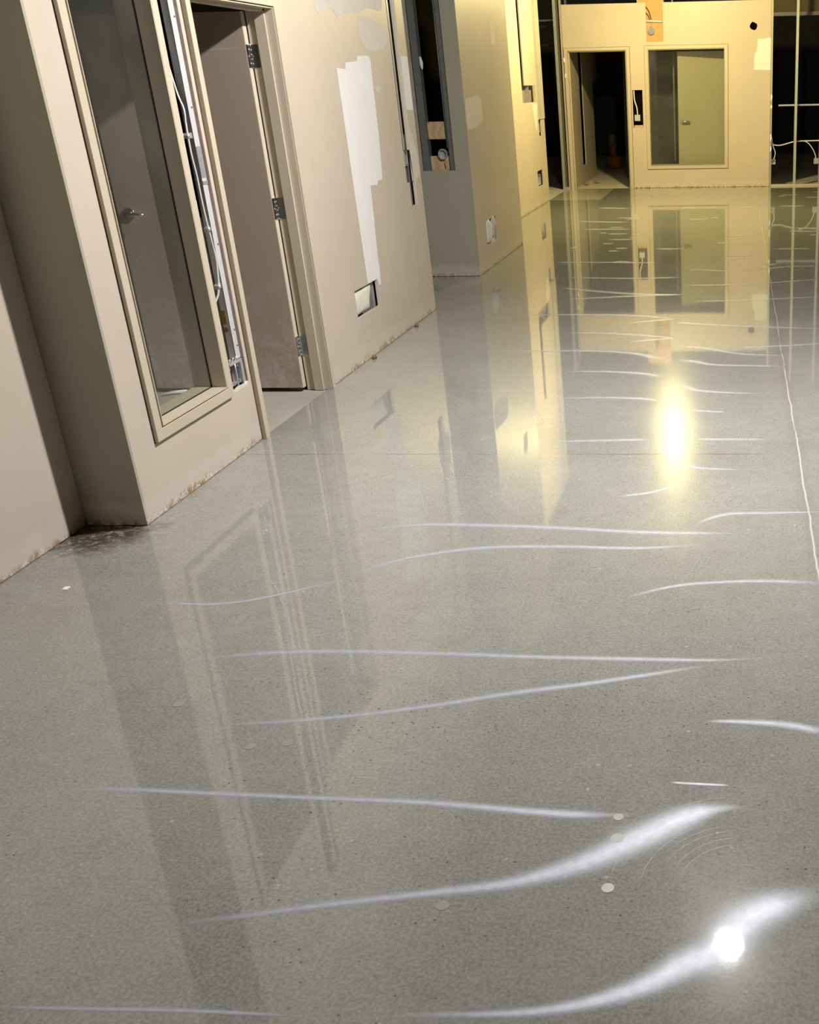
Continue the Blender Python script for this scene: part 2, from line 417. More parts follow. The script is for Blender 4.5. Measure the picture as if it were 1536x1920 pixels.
MB().box(-8.0, 7.0, -7.1, 28.0, 4.8, 4.9).build('ceiling', DECK, kind='structure', label='dark open ceiling deck')
MB().box(7.0, 7.12, -7.1, 28.0, 0, 4.8).build('wall_right', DARK, kind='structure')
MB().box(-8.0, 7.0, -7.1, -7.0, 0, 4.8).build('wall_rear', DARK, kind='structure')
MB().box(-8.1, -8.0, -7.1, 28.0, 0, 4.8).build('wall_outer', DARK, kind='structure')
MB().box(-8.0, 7.0, 28.0, 28.1, 0, 4.8).build('wall_far', DARK, kind='structure')

GAP = 0.003
# --- nearest stretch of the left wall and the jog
m0 = MB(onx(W0)); skin(m0, -7.0, 3.857, GAP, HI, -0.12, 0.0)
m0.build('wall_left', WALL, kind='structure', label='nearest beige stretch of the left wall')
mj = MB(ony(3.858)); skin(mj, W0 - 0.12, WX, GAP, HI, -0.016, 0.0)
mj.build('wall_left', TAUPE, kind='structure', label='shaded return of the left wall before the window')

# --- left wall between jog and recess: window, slot, door, second slot
H1 = [(4.075, 4.733, 0.345, 2.265), (4.778, 4.967, 1.24, 2.80), (4.798, 4.967, 0.312, 1.24), (5.034, 5.975, -1, 2.13),
      (6.598, 7.045, 0.30, 0.480),
      (7.975, 8.125, 1.27, 2.80), (7.985, 8.165, 1.04, 1.27), (8.045, 8.175, 0.865, 1.04)]
ms = MB(onx(WX)); skin(ms, 3.874, 8.36, GAP, HI, -0.016, 0.0, H1)
ms.box(8.344, 8.36, -0.13, -0.016, GAP, HI)
W1 = ms.build('wall_left', WALL, kind='structure', label='beige left wall with window, door and cut slots')
mk = MB(onx(WX)); skin(mk, 3.874, 8.344, 0.0, TOP, -0.13, -0.114, [(4.075, 4.733, 0.345, 2.265), (5.02, 5.99, -1, 2.14)])
mk.build('wall_left', ROOMW, kind='structure', label='room side sheet of the left wall')
# side room shell
mr = MB()
mr.box(-6.0, W0 - 0.13, 3.75, 3.87, 0, TOP); mr.box(-6.0, WX - 0.13, 8.23, 8.35, 0, TOP); mr.box(-6.12, -6.0, 3.75, 8.35, 0, TOP)
mr.build('wall_side_room', ROOMW, kind='structure')
# recess
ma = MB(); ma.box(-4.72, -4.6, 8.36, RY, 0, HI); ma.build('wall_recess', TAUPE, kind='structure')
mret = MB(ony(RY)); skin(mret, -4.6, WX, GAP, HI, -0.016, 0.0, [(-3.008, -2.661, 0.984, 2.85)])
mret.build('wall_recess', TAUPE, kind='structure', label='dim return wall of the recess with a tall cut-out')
m3 = MB(onx(WX)); skin(m3, RY + 0.016, 12.1, GAP, HI, -0.016, 0.0, [(10.36, 10.83, 0.235, 0.47)])
m3.box(RY + .016, 12.1, -0.13, -0.114, 0, TOP); m3.box(12.084, 12.1, -0.65, -0.016, GAP, TOP)
m3.build('wall_left', WALL, kind='structure', label='beige left wall beyond the recess')
m4 = MB(onx(W4))
skin(m4, 12.1, 16.93, GAP, HI, -0.016, 0.0, [(15.31, 15.50, 1.485, 2.85), (15.31, 16.33, 1.485, 1.715), (16.46, 16.93, 1.23, HI), (16.42, 16.62, 1.0, 1.23), (16.045, 16.49, 0.285, 0.515)])
m4.build('wall_left', WALL, kind='structure', label='brightly lit far stretch of the left wall')
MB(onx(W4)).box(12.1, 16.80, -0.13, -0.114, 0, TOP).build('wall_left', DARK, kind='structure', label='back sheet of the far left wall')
# back wall with door and window
HB = [(-2.945, -1.875, -1, 2.262), (-1.565, -0.205, 0.345, 2.27), (-1.819, -1.648, 1.008, 1.611), (-1.552, -1.265, 2.357, 2.96), (0.166, 0.326, 2.481, 2.641)]
mbk = MB(ony(BY)); skin(mbk, -2.976, 0.541, GAP, TOP, -0.016, 0.0, HB)
mbk.build('wall_back', WALL, kind='structure', label='warm lit far wall with a doorway and a window')
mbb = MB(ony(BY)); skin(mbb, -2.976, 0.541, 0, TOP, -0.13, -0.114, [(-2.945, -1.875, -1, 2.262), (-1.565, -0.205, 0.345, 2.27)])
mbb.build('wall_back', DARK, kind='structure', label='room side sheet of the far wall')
# room behind: side partition with a slot, inner partition
mp_ = MB(onx(-2.90)); skin(mp_, 18.95, 21.8, 0.0, TOP, -0.016, 0.0, [(19.97, 20.38, 0.32, 2.6)])
mp_.build('wall_far_room', simple('far_room_paint', (0.50, 0.43, 0.33), 0.6, 0, 0.06, 2), kind='structure')
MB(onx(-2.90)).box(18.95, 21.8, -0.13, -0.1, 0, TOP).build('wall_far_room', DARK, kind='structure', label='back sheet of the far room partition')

# --- plaster patches lie on the wall sheet
def patch(name, mapf, pts, mat, t=0.0015, parent=None, label=None):
    mb = MB(mapf); mb.prism(pts, 0.0, t); return mb.build(name, mat, parent, label=label)
p1 = [(6.836, 1.831), (6.986, 1.823), (7.007, 1.863), (7.225, 1.876), (7.248, 1.907), (7.456, 1.913), (7.491, 1.888), (7.484, 1.795), (7.47, 1.409), (7.429, 1.114), (7.325, 1.114), (7.308, 1.086), (7.167, 1.095), (7.152, 0.913), (7.125, 0.628),
      (7.129, 0.553), (7.117, 0.435), (7.08, 0.434), (7.055, 0.483), (6.866, 0.483), (6.86, 0.7), (6.85, 1.1)]
patch('plaster_patch', onx(WX), p1, PLASTER, parent=W1, label='long white patch of fresh plaster')
patch('plaster_patch', onx(WX), [(8.18, 1.93), (8.345, 1.925), (8.345, 1.55), (8.18, 1.554)], PLASTER, parent=W1, label='narrow white plaster patch at the corner')
def blob(pts, k=6, j=0.02):
    P = catmull(pts + [pts[0]], k)[:-1]
    return [(u + random.uniform(-j, j) * 0.5, z + random.uniform(-j, j) * 0.5) for u, z in P]
patch('plaster_smear', onx(WX), blob([(6.607, 2.24), (6.629, 2.148), (6.686, 2.133), (6.762, 2.163), (6.896, 2.167), (6.968, 2.123), (7.053, 2.158), (7.147, 2.155), (7.352, 2.171), (7.579, 2.212), (7.83, 2.211), (7.888, 2.282), (7.8, 2.5), (7.2, 2.6), (6.7, 2.5)], 3, 0.01), THIN, 0.001, W1)
patch('plaster_smear', onx(WX), blob([(7.34, 2.142), (7.333, 2.062), (7.378, 1.983), (7.496, 1.946), (7.756, 1.961), (7.897, 2.017), (7.899, 2.095), (7.66, 2.143), (7.514, 2.154)], 4, 0.01), THIN, 0.001, W1)
patch('plaster_smear', onx(WX), [(7.52, 1.70), (7.60, 1.735), (7.65, 1.719), (7.611, 1.68), (7.55, 1.682)], THIN, 0.001, W1)
w3o = [o for o in C.objects if o.get('label') == 'beige left wall beyond the recess'][0]
patch('plaster_patch', onx(WX), [(9.98, 1.586), (10.058, 1.613), (10.539, 1.634), (10.62, 1.588), (10.624, 1.405), (10.311, 1.343), (9.996, 1.338), (9.972, 1.427)], THIN, 0.0015, w3o)
patch('plaster_patch', onx(WX), [(11.243, 2.307), (11.459, 2.318), (11.483, 2.101), (11.248, 2.1)], THIN, 0.0015, w3o)
wbo = [o for o in C.objects if o.get('label', '').startswith('warm lit far wall')][0]
patch('plaster_patch', ony(BY), [(0.322, 2.372), (0.424, 2.364), (0.452, 2.38), (0.541, 2.382), (0.541, 1.882), (0.259, 1.893), (0.269, 2.121), (0.31, 2.205)], PLASTER, 0.0015, wbo)

# --- window units
def window(name, mapf, u0, u1, z0, z1, fw, label, depth=0.13, sides_room=ROOMW):
    base = mapf((u0 + u1) / 2, 0, z0)
    root = empty(name, base, label, None, None, 'structure')
    f = MB(mapf)
    pr = 0.018                                         # face stands proud of the sheet
    g_ = 0.012                                         # groove between face and reveal
    f.box(u0, u1, 0.0, pr, z1 - fw + g_, z1); f.box(u0, u1, 0.0, pr, z0, z0 + fw - g_)
    f.box(u0, u0 + fw - g_, 0.0, pr, z0 + fw - g_, z1 - fw + g_); f.box(u1 - fw + g_, u1, 0.0, pr, z0 + fw - g_, z1 - fw + g_)
    f.box(u0 + fw - g_ - .001, u0 + fw - .005, 0.0, 0.004, z0 + fw - g_, z1 - fw + g_); f.box(u1 - fw + .005, u1 - fw + g_ + .001, 0.0, 0.004, z0 + fw - g_, z1 - fw + g_)
    f.build('window_frame', FRAME, root, 0.002)
    cg = MB(mapf); q_ = 0.005
    cg.box(u0 - q_, u0, 0.0, 0.0012, z0 - q_, z1 + q_); cg.box(u1, u1 + q_, 0.0, 0.0012, z0 - q_, z1 + q_)
    cg.box(u0, u1, 0.0, 0.0012, z0 - q_, z0); cg.box(u0, u1, 0.0, 0.0012, z1, z1 + q_)
    cg.build('gap_shade_line', GAPSHADE, root)  # dark strip painted as the window frame's shadow line
    a0, a1, b0, b1 = u0 + fw, u1 - fw, z0 + fw, z1 - fw
    r = MB(mapf); t = 0.02
    # reveal in two steps with a dark gasket line at the glass
    for n0, n1, q in ((-0.052, 0.020, 0.0), (-depth - 0.012, -0.060, 0.004)):
        t = 0.005 if n1 > 0 else 0.02
        r.box(a0 - t, a0 + q, n0, n1, b0 - t, b1 + t); r.box(a1 - q, a1 + t, n0, n1, b0 - t, b1 + t)
        r.box(a0, a1, n0, n1, b1 - q, b1 + t); r.box(a0, a1, n0, n1, b0 - t, b0 + q)
    r.build('reveal', FRAME, root)
    g = MB(mapf)
    g.box(a0 - 0.01, a0 + 0.003, -0.060, -0.052, b0, b1); g.box(a1 - 0.003, a1 + 0.01, -0.060, -0.052, b0, b1)
    g.box(a0, a1, -0.060, -0.052, b1 - 0.003, b1 + .01); g.box(a0, a1, -0.060, -0.052, b0 - .01, b0 + 0.003)
    g.build('gasket', BLACK, root)
    MB(mapf).box(a0 + .003, a1 - .003, -0.058, -0.054, b0 + .003, b1 - .003).build('pane', GLASS, root)
    return root
window('window_1', onx(WX), 4.045, 4.763, 0.31, 2.30, 0.062, 'tall beige framed window nearest the camera on the left')
window('window_2', ony(BY), -1.594, -0.178, 0.319, 2.296, 0.066, 'beige framed interior window in the far wall')

# --- door frames
def door_frame(root, mapf, o0, i0, i1, o1, zi, zo, depth=0.135):
    f = MB(mapf)
    f.box(o0, i0 - .010, 0.0, 0.024, 0.0, zo); f.box(i1 + .010, o1, 0.0, 0.024, 0.0, zo); f.box(i0 - .010, i1 + .010, 0.0, 0.024, zi + .010, zo)
    f.build('door_frame', FRAME, root, 0.002)
    cg = MB(mapf); q_ = 0.005
    cg.box(o0 - q_, o0, 0.0, 0.0012, 0.0, zo + q_); cg.box(o1, o1 + q_, 0.0, 0.0012, 0.0, zo + q_); cg.box(o0, o1, 0.0, 0.0012, zo, zo + q_)
    cg.build('gap_shade_line', GAPSHADE, root)  # shadow line round the door frame, painted as a dark strip
    j = MB(mapf)
    j.box(i0 - 0.02, i0, -depth, -0.004, 0.0, zi); j.box(i1, i1 + 0.02, -depth, -0.004, 0.0, zi); j.box(i0 - 0.02, i1 + 0.02, -depth, -0.004, zi, zi + 0.02)
    j.box(i0 - 0.005, i0, -0.004, 0.016, 0.0, zi); j.box(i1, i1 + 0.005, -0.004, 0.016, 0.0, zi); j.box(i0 - 0.005, i1 + 0.005, -0.004, 0.016, zi, zi + 0.005)
    # stop
    j.box(i0, i0 + 0.014, -0.085, -0.03, 0.0, zi); j.box(i1 - 0.014, i1, -0.085, -0.03, 0.0, zi); j.box(i0, i1, -0.085, -0.03, zi - 0.014, zi)
    j.build('door_jamb', FRAME, root)

D1 = empty('door_1', (WX, 5.5, 0), 'open brown door leaf in the beige frame of the left wall', None, None, 'structure')
door_frame(D1, onx(WX), 5.0, 5.054, 5.955, 6.009, 2.112, 2.166)
leafmb = MB(); leafmb.box(-3.585, -2.664, 5.914, 5.957, 0.022, 2.100)
LEAF = leafmb.build('door_leaf', DOORM, D1, 0.0015)
em = MB(); em.box(-2.664, -2.661, 5.915, 5.956, 0.022, 2.100)
em.build('leaf_edge', simple('pale_leaf_edge', (0.66, 0.58, 0.44), 0.5), LEAF, label='pale narrow edge of the leaf')
def hinge(root, x, y, z0, z1):
    hm = MB()
    hm.box(x - 0.002, x + 0.0018, y - 0.042, y - 0.002, z0, z1)               # leaf plate on the door edge
    hm.box(x + 0.006, x + 0.044, y - 0.0055, y - 0.0025, z0, z1)                   # plate on the jamb
    for k in range(5):
        a = z0 + (z1 - z0) * k / 5
        hm.tube([(x + 0.003, y - 0.004, a + 0.0006), (x + 0.003, y - 0.004, a + (z1 - z0) / 5 - 0.0006)], 0.0075, 12)
    hm.tube([(x + 0.003, y - 0.004, z0 - 0.004), (x + 0.003, y - 0.004, z1 + 0.004)], 0.0045, 10)
    h = hm.build('hinge', CHROME, root, 0.0003)
    for k in range(3):
        sm_ = MB(); zz = z0 + (z1 - z0) * (0.2 + 0.3 * k)
        sm_.tube([(x + 0.0015, y - 0.024 + 0.006 * (-1) ** k, zz), (x + 0.0035, y - 0.024 + 0.006 * (-1) ** k, zz)], 0.004, 10)
        sm_.build('screw', BRIGHT, h)
for a, b in ((1.822, 1.938), (1.020, 1.138), (0.218, 0.336)): hinge(D1, -2.660, 5.957, a, b)
hn = MB()
hn.tube([(-3.515, 5.914, 1.065), (-3.515, 5.904, 1.065)], 0.034, 24)
hn.tube([(-3.515, 5.904, 1.065), (-3.515, 5.855, 1.065)], 0.012, 14)
hn.tube([(-3.515, 5.858, 1.065), (-3.46, 5.856, 1.065), (-3.40, 5.860, 1.062)], [0.013, 0.011, 0.009], 12)
hn.build('lever_handle', CHROME, D1)

D2 = empty('door_2', (-2.41, BY, 0), 'open doorway with beige frame at the left of the far wall', None, None, 'structure')
door_frame(D2, ony(BY), -2.966, -2.896, -1.912, -1.846, 2.232, 2.288)
MB().box(-2.898, -2.885, BY + 0.02, BY + 0.06, 1.16, 1.20).build('strike_plate', BRIGHT, D2)

# door leaf standing behind the far window
D3 = empty('door_3', (-1.05, 19.08, 0), 'olive beige door leaf standing open behind the far window', None, None, 'structure')
def ang(u, n, z):                                     # leaf frame: u along the leaf, n towards the hall
    d = Vector((0.976, 0.217, 0)).normalized(); nn = Vector((0.217, -0.976, 0)).normalized()
    q = Vector((-1.05, 19.08, 0)) + d * u + nn * n; return (q.x, q.y, z)
MB(ang).box(0, 0.93, -0.045, 0, 0.012, 2.205).build('door_leaf', simple('olive_leaf_paint', (0.56, 0.50, 0.37), 0.5, 0, 0.04, 2), D3, 0.002)
h3 = MB(ang)
h3.tube([(0.075, 0.0, 1.08), (0.075, 0.014, 1.08)], 0.045, 24); h3.tube([(0.075, 0.012, 1.08), (0.075, 0.055, 1.08)], 0.013, 12)
h3.tube([(0.06, 0.055, 1.082), (0.12, 0.058, 1.08), (0.19, 0.054, 1.078)], [0.022, 0.020, 0.018], 12)
h3.build('lever_handle', CHROMED, D3)

# ================================================================== THINGS IN THE WALL CUT-OUTS
def thing(mb, name, mat, label, cat, bevel=0.0, group=None): return mb.build(name, mat, None, bevel, None, label, cat, group)
def stud(mapf, u0, u1, n0, n1, z0, z1, label, mat=STEEL, openside=1, name='metal_stud', cat='stud', group=None):
    """C-shaped stud: broad face towards the hall, two flanges going into the wall"""
    t = 0.002; m = MB(mapf)
    m.box(u0, u1, n1 - t, n1, z0, z1)
    m.box(u0, u0 + t, n0, n1, z0, z1)
    m.box(u1 - t, u1, n0, n1, z0, z1)
    m.box(u0, u0 + 0.012, n0, n0 + t, z0, z1); m.box(u1 - 0.012, u1, n0, n0 + t, z0, z1)
    return thing(m, name, mat, label, cat, 0.0, group)

# first slot (between window and door)
L1 = onx(WX)
s1 = stud(L1, 4.917, 4.973, -0.052, -0.017, 0.456, HI, 'shiny steel stud in the open slot between window and door', simple('light_zinc', (0.70, 0.70, 0.71), 0.45, 0.25, 0.10, 22))
clipm = MB(L1); clipm.box(4.920, 4.969, -0.0168, -0.0150, 1.33, 1.47); clipm.box(4.920, 4.969, -0.0168, -0.0138, 1.30, 1.315)
clipm.tube([(4.945, -0.0155, 1.42), (4.945, -0.012, 1.42)], 0.004, 8)
def child(mb, name, mat, root, label=None): return mb.build(name, mat, root, 0.0, None, label)
child(clipm, 'splice_plate', STEEL, s1)
child(MB(L1).box(4.9155, 4.9168, -0.052, -0.029, 0.632, 0.703), 'yellow_label', YELLOW, s1, 'yellow rectangular sticker')
child(MB(L1).tube([(4.9155, -0.040, 0.606), (4.9168, -0.040, 0.606)], 0.0125, 20), 'yellow_label', YELLOW, s1, 'round yellow sticker')
for zz in (2.02, 1.64, 1.02, 0.60, 0.52):
    child(MB(L1).tube([(4.952, -0.017, zz), (4.952, -0.0135, zz)], 0.0045, 8), 'screw', DSTEEL, s1)
MB(L1).box(4.921, 4.97, -0.098, -0.056, 1.15, HI).build('wall_left', VOID, kind='structure', label='black sheet painted as the dark depth of the cavity beside the stud')
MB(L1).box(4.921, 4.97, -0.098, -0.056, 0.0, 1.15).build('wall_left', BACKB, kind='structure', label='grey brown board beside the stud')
MB(L1).box(4.77, 4.92, -0.0995, -0.0985, 1.15, HI).build('wall_left', VOID, kind='structure', label='black sheet painted as shade at the back of the first slot')
thing(MB(L1).box(4.76, 5.02, -0.112, -0.100, 0.02, TOP - 0.01), 'backing_board', BACKB, 'grey brown board seen at the back of the first wall slot', 'board')
# torn white paper edge at the left of the slot
pe = MB(L1); pe.prism([(4.778, 2.8), (4.797, 2.8), (4.797, 1.7), (4.792, 1.40), (4.778, 1.26)], -0.018, -0.004)
child(pe, 'torn_board_edge', PLASTER, W1)
ge = MB(L1); ge.prism([(4.967, 0.312), (4.967, 2.8), (4.9645, 2.8), (4.9655, 1.6), (4.9640, 0.9), (4.9655, 0.312)], -0.0165, -0.002)
child(ge, 'torn_board_edge', simple('torn_brown_board', (0.42, 0.33, 0.27), 0.9, 0, 0.3, 40), W1)
gb_ = MB(L1); gb_.prism([(4.798, 0.312), (4.967, 0.312), (4.967, 0.330), (4.93, 0.322), (4.88, 0.327), (4.83, 0.319), (4.798, 0.326)], -0.018, -0.001)
child(gb_, 'torn_board_edge', GYPSUM, W1)
# corrugated flexible conduit
cp = [(4.890, -0.075, 2.3), (4.885, -0.065, 1.95), (4.874, -0.035, 1.72), (4.862, -0.010, 1.637), (4.855, -0.009, 1.579), (4.850, -0.008, 1.534), (4.848, -0.008, 1.497), (4.849, -0.008, 1.427), (4.859, -0.008, 1.344), (4.861, -0.008, 1.238), (4.868, -0.008, 1.135), (4.881, -0.008, 1.044), (4.889, -0.008, 0.972), (4.884, -0.008, 0.91), (4.857, -0.010, 0.807), (4.82, -0.030, 0.74), (4.79, -0.045, 0.68)]
pts = catmull(cp, 10)
# even re-sampling for the ribs
def resample(P, step):
    P = [Vector(p) for p in P]; out = [P[0].copy()]; acc = 0.0
    for a, b in zip(P, P[1:]):
        L_ = (b - a).length; d = step - acc
        while d <= L_: out.append(a + (b - a) * (d / L_)); d += step
        acc = L_ - (d - step)
    return out
R = resample(pts, 0.0034)
thing(MB(L1).tube([tuple(p) for p in R], [0.0060 if k % 2 else 0.0040 for k in range(len(R))], 10), 'flexible_conduit', simple('white_zinc', (0.86, 0.86, 0.86), 0.35, 0.3, 0.05, 30), 'ribbed silver flexible conduit hanging in the slot beside the window', 'conduit')
for z, lab in ((1.52, 'upper small steel clamp holding the ribbed conduit'), (1.10, 'middle steel clamp on the ribbed conduit'), (0.83, 'lowest steel clamp on the ribbed conduit above the stickers')):
    q = min(R, key=lambda p: abs(p.z - z)); m = MB(L1)
    m.box(q.x - 0.012, 4.914, q.y - 0.016, q.y - 0.012, z - 0.012, z + 0.012)
    m.tube([(q.x, q.y, z - 0.008), (q.x, q.y, z + 0.008)], 0.0105, 12)
    thing(m, 'conduit_clamp', BRIGHT, lab, 'clamp')
thing(MB(L1).box(4.79, 4.825, -0.09, -0.06, 0.80, 0.86), 'wood_block', WOOD, 'small pine block behind the ribbed conduit', 'wood block')
br = MB(L1); br.box(4.80, 4.806, -0.09, -0.02, 1.02, 1.13)
for k in range(3): br.tube([(4.803, -0.02, 1.04 + 0.035 * k), (4.803, -0.012, 1.04 + 0.035 * k)], 0.008, 10)
thing(br, 'steel_bracket', STEEL, 'pierced steel bracket at the left edge of the first slot', 'bracket')
# junction box at the bottom of the slot
def jbox(mapf, u0, u1, n0, n1, z0, z1, label, mat=STEEL, cat='junction box'):
    t = 0.002; b = mapf((u0 + u1) / 2, n0, z0); root = empty('junction_box', b, label, cat)
    m = MB(mapf)
    m.box(u0, u1, n0, n0 + t, z0, z1); m.box(u0, u1, n0, n1, z0, z0 + t); m.box(u0, u1, n0, n1, z1 - t, z1)
    m.box(u0, u0 + t, n0, n1, z0, z1); m.box(u1 - t, u1, n0, n1, z0, z1)
    e = m
    for uu in (u0 + 0.012, u1 - 0.012): e.box(uu - 0.006, uu + 0.006, n1 - 0.002, n1, z1 - 0.02, z1); e.box(uu - 0.006, uu + 0.006, n1 - 0.002, n1, z0, z0 + 0.02)
    m.build('box_shell', mat, root)
    cu, cz = (u0 + u1) / 2, (z0 + z1) / 2; r = min(u1 - u0, z1 - z0) * 0.17
    MB(mapf).tube([(cu - r * 1.2, n0 + t, cz), (cu - r * 1.2, n0 + t + 0.0015, cz)], r, 18).build('knockout', DSTEEL, root)
    MB(mapf).tube([(cu + r * 1.3, n0 + t, cz + r), (cu + r * 1.3, n0 + t + 0.0015, cz + r)], r * 0.7, 18).build('knockout', DSTEEL, root)
    return root
jbox(L1, 4.825, 4.935, -0.085, -0.02, 0.335, 0.438, 'open steel junction box at the bottom of the first wall slot')
tb = MB(L1); tb.box(4.937, 4.962, -0.03, -0.010, 0.325, 0.452); tb.box(4.825, 4.937, -0.060, -0.010, 0.440, 0.452); tb.tube([(4.885, -0.014, 0.325), (4.885, -0.014, 0.446)], 0.004, 8)
for k in range(3): tb.tube([(4.83 + 0.035 * k, -0.02, 0.447), (4.835 + 0.035 * k, -0.008, 0.475)], 0.004, 6)
thing(tb, 'box_bracket', BRIGHT, 'bright bent steel bracket clamped on the junction box', 'bracket')

# outlet hole in the left wall with crumpled insulation
ins = MB(L1); ins.lumpy([(6.60, 0.302), (6.75, 0.302), (6.90, 0.302), (6.93, 0.36), (6.97, 0.42), (7.00, 0.479), (6.88, 0.479), (6.75, 0.479), (6.60, 0.479), (6.60, 0.39)], -0.06, -0.004, amp=0.18)
thing(ins, 'insulation_wad', simple('cream_insulation', (0.80, 0.80, 0.66), 0.9, 0, 0.12, 18, 0.5), 'crumpled cream insulation filling the low square hole under the white patch', 'insulation')
MB(L1).box(6.30, 7.3, -0.112, -0.105, 0.2, 0.6).build('wall_left', BACKB, kind='structure', label='board behind the low square hole')
thing(MB(L1).box(7.005, 7.044, -0.10, -0.03, 0.05, 0.9), 'metal_stud', STEEL, 'steel stud edge inside the low square hole', 'stud')

# second slot near the corner
stud(L1, 8.006, 8.046, -0.100, -0.006, 1.275, HI, 'thin bright steel stud in the slot close to the wall corner', BRIGHT)
jbox(L1, 8.005, 8.085, -0.07, -0.004, 1.16, 1.265, 'steel switch box low in the slot close to the corner', STEEL)
stud(L1, 8.096, 8.15, -0.112, -0.022, 0.05, 1.38, 'short dull steel stud at the foot of the corner slot', DSTEEL)
eg = MB(L1); eg.prism([(8.165, 1.04), (8.125, 1.39), (8.125, 2.8), (8.175, 2.8), (8.18, 1.45), (8.23, 1.39), (8.30, 1.30), (8.33, 1.15), (8.32, 1.06), (8.24, 1.05), (8.20, 1.02), (8.19, 0.90), (8.21, 0.86), (8.13, 0.862), (8.175, 0.868), (8.176, 1.035)], 0.0, 0.002)
child(eg, 'plaster_edge', GYPSUM, W1)
MB(L1).box(7.6, 8.34, -0.112, -0.108, 0.5, HI).build('wall_left', VOID, kind='structure', label='black sheet painted as cavity shade in the corner slot')

# recess opening
LR = ony(RY)
MB(LR).box(-3.008, -2.967, -0.014, 0.001, 0.984, 2.85).build('wall_recess', simple('raw_gypsum_edge', (0.40, 0.36, 0.28), 0.9, 0, 0.25, 20), kind='structure', label='raw board edge left of the recess cut-out')
stud(LR, -2.965, -2.897, -0.10, -0.020, 0.0, TOP, 'left dull steel stud of the tall opening in the recess', DSTEEL)
stud(LR, -2.712, -2.664, -0.10, -0.020, 0.0, TOP, 'right dull steel stud of the tall opening in the recess', DSTEEL)
thing(MB(LR).box(-2.896, -2.713, -0.085, -0.045, 1.262, 1.415), 'wood_block', WOOD, 'upper knotty pine block between the two recess studs', 'wood block', 0.002)
thing(MB(LR).box(-2.896, -2.713, -0.085, -0.045, 0.96, 1.113), 'wood_block', WOOD, 'lower pine block between the two recess studs', 'wood block', 0.002)
jr = MB(LR)
ring = []
for k in range(8):
    th = PI / 8 + k * PI / 4; ring.append((-2.768 + 0.045 * math.cos(th), 1.130 + 0.050 * math.sin(th)))
jr.prism(ring, -0.045, -0.038)
for k in range(8):
    a, b = ring[k], ring[(k + 1) % 8]
    jr.prism([a, b, (-2.768 + (b[0] + 2.768) * 0.78, 1.13 + (b[1] - 1.13) * 0.78), (-2.768 + (a[0] + 2.768) * 0.78, 1.13 + (a[1] - 1.13) * 0.78)], -0.038, -0.002)
thing(jr, 'octagon_box', STEEL, 'octagonal steel box hung on the right recess stud', 'junction box')
thing(MB(LR).tube([(-2.722, -0.03, 1.18), (-2.722, -0.03, 1.9), (-2.722, -0.03, 2.9)], 0.007, 10), 'conduit_pipe', DSTEEL, 'thin conduit rising from the octagonal box', 'conduit')
thing(MB(LR).tube([(-2.752, -0.02, 1.01), (-2.752, -0.02, 1.06)], [0.004, 0.007], 8), 'hanging_screw', STEEL, 'small screw hanging under the octagonal box', 'screw')
thing(MB(LR).prism([(-2.896, 1.97), (-2.88, 1.965), (-2.868, 1.92), (-2.872, 1.87), (-2.882, 1.86), (-2.896, 1.90)], -0.03, -0.024), 'plaster_scrap', PLASTER, 'small white plaster scrap on the left recess stud', 'plaster scrap')

# hole in the wall beyond the recess, stuffed with plaster
lh = MB(L1); lh.lumpy(blob([(10.40, 0.25), (10.55, 0.24), (10.60, 0.33), (10.58, 0.44), (10.48, 0.478), (10.40, 0.45)], 3, 0.01), -0.012, 0.015)
child(lh, 'plaster_lump', PLASTER, w3o)
lh = MB(L1); lh.lumpy(blob([(10.62, 0.30), (10.70, 0.27), (10.72, 0.36), (10.80, 0.40), (10.74, 0.47), (10.64, 0.485)], 3, 0.012), -0.012, 0.012)
child(lh, 'plaster_lump', THIN, w3o)
MB(L1).box(10.2, 11.0, -0.03, -0.02, 0.1, 0.6).build('wall_left', THIN, kind='structure', label='smoothed plaster inside the low hole beyond the recess')

# far stretch of the left wall
L4 = onx(W4)
MB(L4).box(15.2, 16.6, -0.112, -0.075, 0.1, TOP).build('wall_left', BACKB, kind='structure', label='board behind the far slots')
stud(L4, 15.86, 15.90, -0.074, -0.02, 0.0, TOP, 'narrow steel stud crossing the square hole of the far left wall', STEEL)
stud(L4, 16.575, 16.93, -0.10, 0.010, 1.235, HI, 'tall pale steel channel at the end of the far left wall', simple('pale_channel', (0.62, 0.59, 0.50), 0.5, 0.2, 0.1, 12), name='metal_channel')
jbox(L4, 16.10, 16.40, -0.07, -0.02, 0.30, 0.45, 'small steel box in the lowest hole of the far left wall', STEEL)
jbox(L4, 16.44, 16.55, -0.07, -0.012, 1.05, 1.18, 'steel box at the foot of the far pale channel', STEEL)
w4o = [o for o in C.objects if o.get('label', '').startswith('brightly lit far')][0]
patch('plaster_smear', L4, [(15.95, 1.47), (16.38, 1.47), (16.36, 1.30), (16.30, 1.15), (16.22, 1.08), (16.12, 1.16), (16.05, 1.3)], simple('cream_smear', (0.78, 0.70, 0.58), 0.7), 0.0015, w4o)

